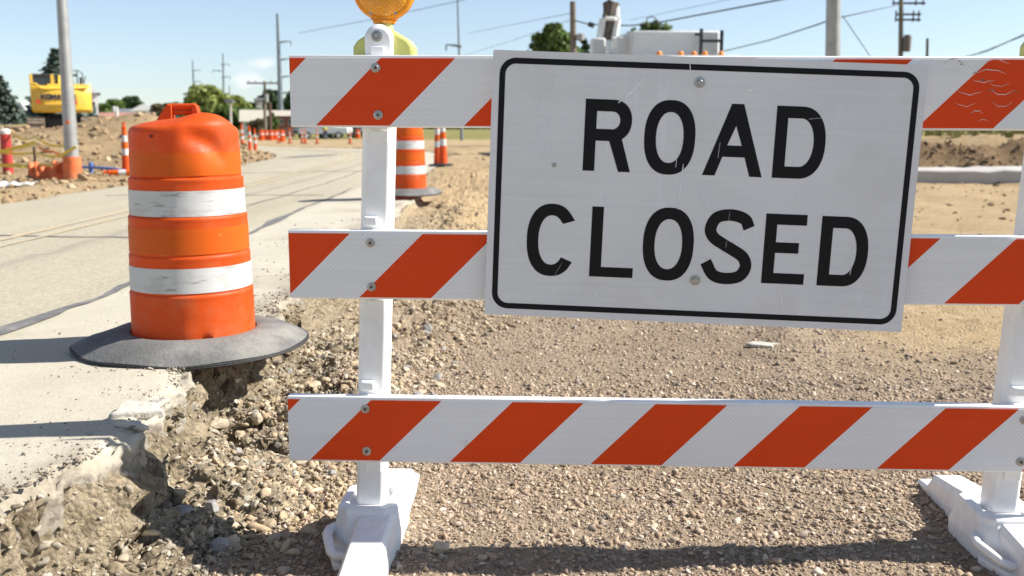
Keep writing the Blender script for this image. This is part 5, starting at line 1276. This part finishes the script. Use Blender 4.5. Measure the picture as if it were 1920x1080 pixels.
for x_ in (-1.5, -.8, .8, 1.5): MB().cyl((x_, 0, hz), (x_, 0, hz+.3), .05, n=6).build('insulator', M['insul'], t)
MB().cyl((.35, -.2, hz-1.9), (.35, -.2, hz-1.1), .2, n=10).build('transformer', M['galv'], t)
b = at(507, 248, 100); b.z = surf(b.x, b.y); t = pole('pole_stub', 'short dark wooden pole stub right of the pale utility pole', 'pole', 'fence_post', b, at(506, 192, 100), .16, .14, 10)
b = at(432, 244, 90); b.z = surf(b.x, b.y); t = pole('street_lamp', 'pale street lamp post with a flat head beside the light-green trees', 'street lamp', 'conc', b, at(432, 192, 90), .14, .10, 10)
hz = at(432, 192, 90).z-b.z; MB().box((0, 0, hz+.1), (.9, .45, .28), taper=.7).build('lamp_head', M['roof_grey'], t, bevel=.04)
b = at(220, 240, 80); b.z = surf(b.x, b.y); t = pole('street_lamp', 'white lamp post with a round head in front of the red-roofed house', 'street lamp', 'siding', b, at(219, 200, 80), .11, .09, 10)
hz = at(219, 205, 80).z-b.z; MB().lathe([(.01, -.3), (.14, -.2), (.18, 0), (.14, .2), (.01, .25)], 14, (-.15, 0, hz)).build('lamp_globe', M['siding'], t)
b = at(246, 240, 78); b.z = surf(b.x, b.y); pole('post', 'short white post at the right end of the red-roofed house', 'post', 'siding', b, at(245, 216, 78), .12, .12, 8)
b = at(1077, 240, 46); b.z = surf(b.x, b.y); t = pole('wooden_pole', 'short weathered wooden pole above the left part of the sign', 'utility pole', 'wood', b, at(1074, 3, 46), .18, .135, 10)
MB().lathe([(.01, -.2), (.2, -.12), (.2, .12), (.01, .2)], 10, (.22, -.1, at(1078, 70, 46).z-b.z)).build('insulator', M['galv'], t)
b = at(1564, 240, 22); b.z = surf(b.x, b.y); pole('concrete_pole', 'thick square-edged grey concrete pole rising above the right half of the sign', 'pole', 'galv', b, at(1564, -60, 22), .175, .158, 8)
b = at(1688, 240, 62); b.z = surf(b.x, b.y); tt = at(1690, -40, 62)
t = pole('utility_pole', 'dark utility pole with double cross-arms and transformer above the right of the sign', 'utility pole', 'wood', b, tt, .17, .12, 10)
for py, L in ((6, 1.95), (27, 1.5), (37, 1.5)):
    hz = at(1690, py, 62).z-b.z; MB().box((.05, 0, hz), (L, .12, .11)).build('cross_arm', M['fence_post'], t)
    for f_ in (-.46, -.2, .24, .46): MB().cyl((f_*L, 0, hz-.12), (f_*L, 0, hz+.22), .05, n=6).build('insulator', M['insul'], t)
hz = at(1690, 82, 62).z-b.z; MB().lathe([(.01, -.5), (.22, -.48), (.24, .4), (.2, .5), (.01, .52)], 12, (0, -.25, hz)).build('transformer', M['insul'], t)
b = at(1736, 240, 55); b.z = surf(b.x, b.y); pole('pole_stub', 'short dark pole top right of the transformer pole', 'pole', 'fence_post', b, at(1739, 72, 55), .09, .075, 8)
# overhead wires
def wire(lab, pts, r, sag=0):
    P = [at(*q) for q in pts]; Q = []
    for a, b_ in zip(P[:-1], P[1:]):
        for k in range(12): t_ = k/12; Q.append(a.lerp(b_, t_)-Vector((0, 0, sag*4*t_*(1-t_))))
    Q.append(P[-1]); o = MB().tube(Q, r, 5).build('power_line', M['wire'], None, smooth=60); return tag(o, lab, 'power line', 'overhead power lines')
wire('thick dark overhead cable rising from the short wooden pole toward the upper right', [(1076, 38, 46), (1105, 46, 45), (1180, 48, 42), (1225, 44, 40), (1470, -2, 32), (1700, -60, 28)], .028)
o = MB().tube([at(1104, 45, 45), at(1113, 48, 44.9)], .11, 8).build('splice_box', M['wire'], None); tag(o, 'small black splice box on the cable beside the short wooden pole', 'splice box')
wire('thin cable rising from above the sign through the concrete pole to the transformer pole', [(1340, 100, 40), (1440, 76, 34), (1530, 47, 24), (1560, 36, 22.2), (1690, 8, 62)], .018)
wire('thin guy wire slanting down to the right from the concrete pole', [(1580, 30, 22), (1640, 118, 26)], .010)
wire('dark cable rising to the upper right corner of the picture', [(1770, 118, 60), (1850, 96, 50), (1935, 58, 40)], .03)
wire('faint cable just above the dark cable at the upper right', [(1800, 112, 70), (1935, 62, 52)], .015)
wire('faint thin line left of the short wooden pole, the upper one', [(880, 62, 90), (1074, 24, 46)], .014)
wire('faint thin line left of the short wooden pole, the lower one', [(850, 110, 90), (960, 76, 65), (1074, 36, 46)], .012)
wire('faint high line running up behind the left warning light', [(560, 62, 130), (700, 36, 110), (860, 2, 95), (1000, -40, 80)], .03)
wire('faint line above the truck box from the boom to the upper right', [(1180, 38, 60), (1420, -12, 50)], .012)

#TRUCK
# ------------------------------------------------------------------ boom truck facing us
TX, TY = at(1300, 100, 24).x, 24.0
TZ = surf(TX, TY)
tk = thing('boom_truck', 'white utility boom truck with amber roof lights parked behind the sign', 'truck', (TX, TY, TZ), R(2))
ht = at(1300, 104, 24).z-TZ
cabm = MB(); cabm.loft([[Vector((x_, y, z)) for x_, y in ((-1.1, .05), (1.1, .05), (1.12, 1.9), (-1.12, 1.9))] for z in (.9, 1.7)]+[[Vector((x_, y, z)) for x_, y in ((-1.0, .38), (1.0, .38), (1.05, 1.85), (-1.05, 1.85))] for z in (ht-.12, ht-.03)])
cb_ = cabm.build('cab', M['truck_white'], tk, smooth=30, bevel=.05)
MB().box((0, .19, (1.78+ht-.2)/2), (1.8, .06, ht-2.1), Matrix.Rotation(-.28, 3, 'X')).build('windscreen', M['glass'], cb_)
MB().box((0, 1.05, ht-.01), (2.35, 1.5, .07)).build('roof_shelf', M['alu'], tk, bevel=.02)
hd = MB().box((0, -.65, 1.25), (1.75, 1.45, .9), taper=.94).build('bonnet', M['truck_white'], tk, bevel=.08); MB().box((0, -1.40, 1.2), (1.2, .06, .65)).build('grille', M['dark'], hd)
for sgn in (-1, 1): MB().box((sgn*.78, -1.40, 1.15), (.28, .06, .22)).build('headlight', M['chrome'], tk)
MB().box((0, -1.55, .62), (2.3, .2, .32)).build('bumper', M['chrome'], tk, bevel=.03)
MB().box((0, 3.6, .75), (1.0, 8.6, .3)).build('chassis', M['dark'], tk)
for px in (1240, 1281, 1306, 1327, 1358):
    q = at(px, 95, 24.2)-Vector((TX, TY, TZ)); MB().lathe([(.075, 0), (.075, .04), (.05, .09), (.001, .11)], 12, (q.x, .45, ht+.027)).build('marker_light', M['lamp_amber'], tk)
zt = at(1250, 62, 27).z-TZ; xl_, xr_ = at(1185, 80, 27).x-TX, at(1345, 80, 27).x-TX
MB().loft([[Vector((a, 2.3, z)), Vector((xr_, 2.3, z)), Vector((xr_+.1, 5.6, z)), Vector((a-.35, 5.6, z))] for z, a in ((1.0, xl_), (zt, xl_))]).build('service_body', M['truck_white'], tk, bevel=.04)
MB().box((xl_-.12, 3.9, (zt-.1+1)/2), (.42, 2.4, zt-1.15)).build('side_locker', M['truck_white'], tk, bevel=.03)
rk = MB()
for px, pyt in ((1322, 53), (1361, 56)):
    q = at(px, pyt, 25.9)-Vector((TX, TY, TZ)); rk.box((q.x, 2.0, (q.z+1)/2), (.075, .075, q.z-1))
q0 = at(1322, 76, 25.9)-Vector((TX, TY, TZ)); q1 = at(1361, 77, 25.9)-Vector((TX, TY, TZ)); rk.box(((q0.x+q1.x)/2, 2.0, q0.z), (q1.x-q0.x, .06, .07)); q = at(1316, 64, 25.9)-Vector((TX, TY, TZ)); rk.box((q.x, 2.0, q.z), (.18, .06, .06)); rk.box(((q0.x+q1.x)/2, 2.0, q0.z-.75), (q1.x-q0.x, .06, .07))
rk.build('ladder_rack', M['dark'], tk)
# boom: turret, lift frame, brown inner boom
def L3(px, py, Y): return at(px, py, Y)-Vector((TX, TY, TZ))
bq = L3(1145, 96, 28)
MB().box((bq.x, 4.0, (bq.z+.7)/2-.05), (.75, 1.0, bq.z-.8)).build('turret', M['truck_white'], tk, bevel=.06)
MB().box((bq.x-.24, 3.9, bq.z+.1), (.36, .6, .44)).build('boom_saddle', M['truck_white'], tk, bevel=.04)
for px0, px1 in ((1133, 1139), (1160, 1168)):
    a, b_ = L3(px0, 78, 28), L3(px1, 36, 28); MB().tube([a, b_], [.10, .09], 6).build('lift_arm', M['truck_white'], tk)
MB().tube([L3(1136, 40, 28), L3(1146, 35, 27.9), L3(1160, 35, 27.9), L3(1168, 40, 28)], .055, 8).build('boom_collar', M['truck_white'], tk)
MB().tube([L3(1146, 74, 28.1), L3(1152, 38, 28.1), L3(1156, 8, 28.2)], [.13, .16, .24], 8).build('inner_boom', M['hose'], tk)
MB().tube([L3(1143, 34, 28), L3(1150, 8, 28.1), L3(1155, 2, 28.1)], [.08, .10, .08], 7).build('hose_bundle', M['hose'], tk)
MB().tube([L3(1166, 34, 28), L3(1166, 14, 28.1), L3(1160, 4, 28.1)], [.08, .07, .05], 7).build('boom_shroud', M['truck_white'], tk)
MB().tube([L3(1158, 74, 27.6), L3(1168, 78, 27.5), L3(1174, 90, 27.5), L3(1175, 112, 27.6)], .07, 8).build('guard_hoop', M['truck_white'], tk)
MB().tube([L3(1222, 44, 28.5), L3(1224, 34, 28.5), L3(1232, 31, 28.5), L3(1240, 34, 28.5), L3(1246, 44, 28.5), L3(1247, 62, 28.5)], .016, 6).build('cable_loop', M['dark'], tk)
MB().lathe([(.34, 0), (.3, .07), (.001, .09)], 14, (L3(1237, 60, 29).x, 4.6, zt+.02)).build('roof_hatch', M['dark'], tk)
def wheel(parent, x, y, r, w):
    o = MB().lathe([(r*.6, -w/2), (r*.95, -w/2), (r, -w*.35), (r, w*.35), (r*.95, w/2), (r*.6, w/2)], 24).build('wheel', M['tyre'], parent); o.data.transform(Matrix.Rotation(math.pi/2, 4, 'Y')); o.location = (x, y, r)
    h = MB().lathe([(.001, -w*.42), (r*.6, -w*.42), (r*.6, w*.42), (.001, w*.42)], 18).build('rim', M['chrome'], o); h.data.transform(Matrix.Rotation(math.pi/2, 4, 'Y')); return o
for x_ in (-1.0, 1.0):
    wheel(tk, x_, -.6, .5, .3); wheel(tk, x_, 5.0, .5, .35); wheel(tk, x_, 6.2, .5, .35)

#VEHICLES
def pickup(lab, px, Y, rz, paint, kind='pickup'):
    x = at(px, 230, Y).x; t = thing('parked_pickup' if kind == 'pickup' else 'parked_van', lab, 'pickup truck' if kind == 'pickup' else 'van', (x, Y, surf(x, Y)), rz)
    pr = [(-2.7, .5), (-2.75, .95), (-2.6, 1.1), (-1.3, 1.2), (-.7, 1.8), (.6, 1.85), (.85, 1.25), (2.7, 1.22), (2.75, .55)] if kind == 'pickup' else [(-2.6, .45), (-2.65, .9), (-1.9, 1.15), (-1.2, 1.95), (2.4, 2.05), (2.55, .5)]
    m = MB(); n_ = len(pr)
    rings = [[Vector((y, x_*(1 if z < 1.25 else .86), z)) for y, z in pr] for x_ in (-.95, .95)]
    m.loft(rings); bdy = m.build('body', paint, t, smooth=25, bevel=.05)
    for sgn in (-1, 1):
        MB().box((-.05 if kind == 'pickup' else .2, sgn*.86, 1.52), (1.15, .10, .42)).build('side_window', M['glass'], bdy)
        MB().box((-2.74, sgn*.7, .88), (.06, .35, .2)).build('headlight', M['chrome'], t)
    MB().box((-1.02 if kind == 'pickup' else -1.58, 0, 1.5), (.06, 1.5, .58), Matrix.Rotation(.78 if kind == 'pickup' else .7, 3, 'Y')).build('windscreen', M['glass'], bdy)
    MB().box((-2.76, 0, .78), (.06, 1.0, .3)).build('grille', M['dark'], t)
    for y in (-1.75, 1.7):
        for s_ in (-.9, .9):
            w_ = MB().lathe([(.2, -.12), (.38, -.12), (.38, .12), (.2, .12)], 18).build('wheel', M['tyre'], t); w_.data.transform(Matrix.Rotation(math.pi/2, 4, 'X')); w_.location = (y, s_, .38)
            h = MB().lathe([(.001, -.1), (.2, -.1), (.2, .1), (.001, .1)], 14).build('rim', M['chrome'], w_); h.data.transform(Matrix.Rotation(math.pi/2, 4, 'X'))
    return t
pickup('grey pickup parked beyond the cones under the top rail', 600, 108, R(30), M['grey_paint'])
pickup('white van facing us beside the worker in the lime vest', 629, 112, R(75), M['truck_white'], 'van')
pickup('dark pickup parked between the white van and left post', 650, 116, R(150), M['dark'])
pickup('white van half hidden by the dirt bank at the far left', 35, 78, R(160), M['truck_white'], 'van')
# worker
PX, PY_ = (614-960)/F*98, 98.0
wk = thing('person', 'worker in a lime high-visibility vest and jeans standing beyond the cones', 'person', (PX, PY_, surf(PX, PY_)), R(20))
def skinned(name, nodes, edges, mt, parent):
    me = bpy.data.meshes.new(name); me.from_pydata([q for q, r in nodes], edges, []); o = bpy.data.objects.new(name, me); COL.objects.link(o); o.parent = parent
    m_ = o.modifiers.new('skin', 'SKIN'); sk = me.skin_vertices[0] if len(me.skin_vertices) else None
    if sk is None:
        import bmesh
        b_ = bmesh.new(); b_.from_mesh(me); b_.verts.layers.skin.verify(); b_.to_mesh(me); b_.free(); sk = me.skin_vertices[0]
    for i, (q, r) in enumerate(nodes): sk.data[i].radius = (r, r); sk.data[i].use_root = (i == 0)
    o.modifiers.new('sub', 'SUBSURF').levels = 1; o.modifiers['sub'].render_levels = 2; me.materials.append(mt); return o
nd = [((0, 0, .95), .15), ((0, 0, 1.2), .16), ((0, 0, 1.42), .15), ((0, 0, 1.52), .06), ((0, -.01, 1.62), .10), ((0, -.01, 1.72), .09),
      ((.2, 0, 1.42), .07), ((.27, .02, 1.15), .05), ((.25, -.12, .92), .04), ((.25, -.16, .84), .035), ((-.2, 0, 1.42), .07), ((-.27, .02, 1.15), .05), ((-.25, -.10, .92), .04), ((-.25, -.14, .84), .035),
      ((.1, 0, .85), .10), ((.11, -.01, .48), .07), ((.11, .02, .08), .05), ((.12, -.14, .04), .04), ((-.1, 0, .85), .10), ((-.12, .02, .48), .07), ((-.13, .05, .08), .05), ((-.14, -.10, .04), .04)]
ed_ = [(0,1),(1,2),(2,3),(3,4),(4,5),(2,6),(6,7),(7,8),(8,9),(2,10),(10,11),(11,12),(12,13),(0,14),(14,15),(15,16),(16,17),(0,18),(18,19),(19,20),(20,21)]
skinned('body', nd, ed_, M['skin'], wk)
skinned('trousers', [((0, 0, .96), .165), ((.1, 0, .82), .115), ((.11, -.01, .48), .088), ((.11, .02, .1), .075), ((-.1, 0, .82), .115), ((-.12, .02, .48), .088), ((-.13, .05, .1), .075)], [(0,1),(1,2),(2,3),(0,4),(4,5),(5,6)], M['denim'], wk)
skinned('vest', [((0, 0, .98), .175), ((0, 0, 1.2), .185), ((0, 0, 1.42), .17), ((.19, 0, 1.43), .085), ((-.19, 0, 1.43), .085)], [(0,1),(1,2),(2,3),(2,4)], M['hivis'], wk)
MB().lathe([(.15, 1.70), (.125, 1.71), (.12, 1.77), (.08, 1.82), (.001, 1.835)], 16, (0, -.01, 0)).build('hard_hat', M['hat'], wk)

#KERB
k_ = MB(); rg = []
for x_ in np.linspace(4.5, 16, 40):
    y0 = 21.6-.20*(x_-8); z0 = gz(x_, y0); zz = .02*math.sin(x_*1.7)
    rg.append([Vector((x_, y0, z0-.2)), Vector((x_, y0+.02, z0+.24)), Vector((x_, y0+.06, z0+.27)), Vector((x_, y0+1.3, z0+.29)), Vector((x_, y0+1.4, z0-.2))])
k_.loft(rg); o = k_.build('kerb', M['conc'], None, smooth=25); tag(o, 'new pale concrete kerb and walk seen under the right of the top rail', 'kerb')
b = at(1864, 262, 27); b.z = surf(b.x, b.y); o = MB().box((0, 0, .4), (.07, .07, .9)).build('stake', M['fence_post'], None); o.location = b; tag(o, 'short dark stake on the lawn under the right of the top rail', 'stake')
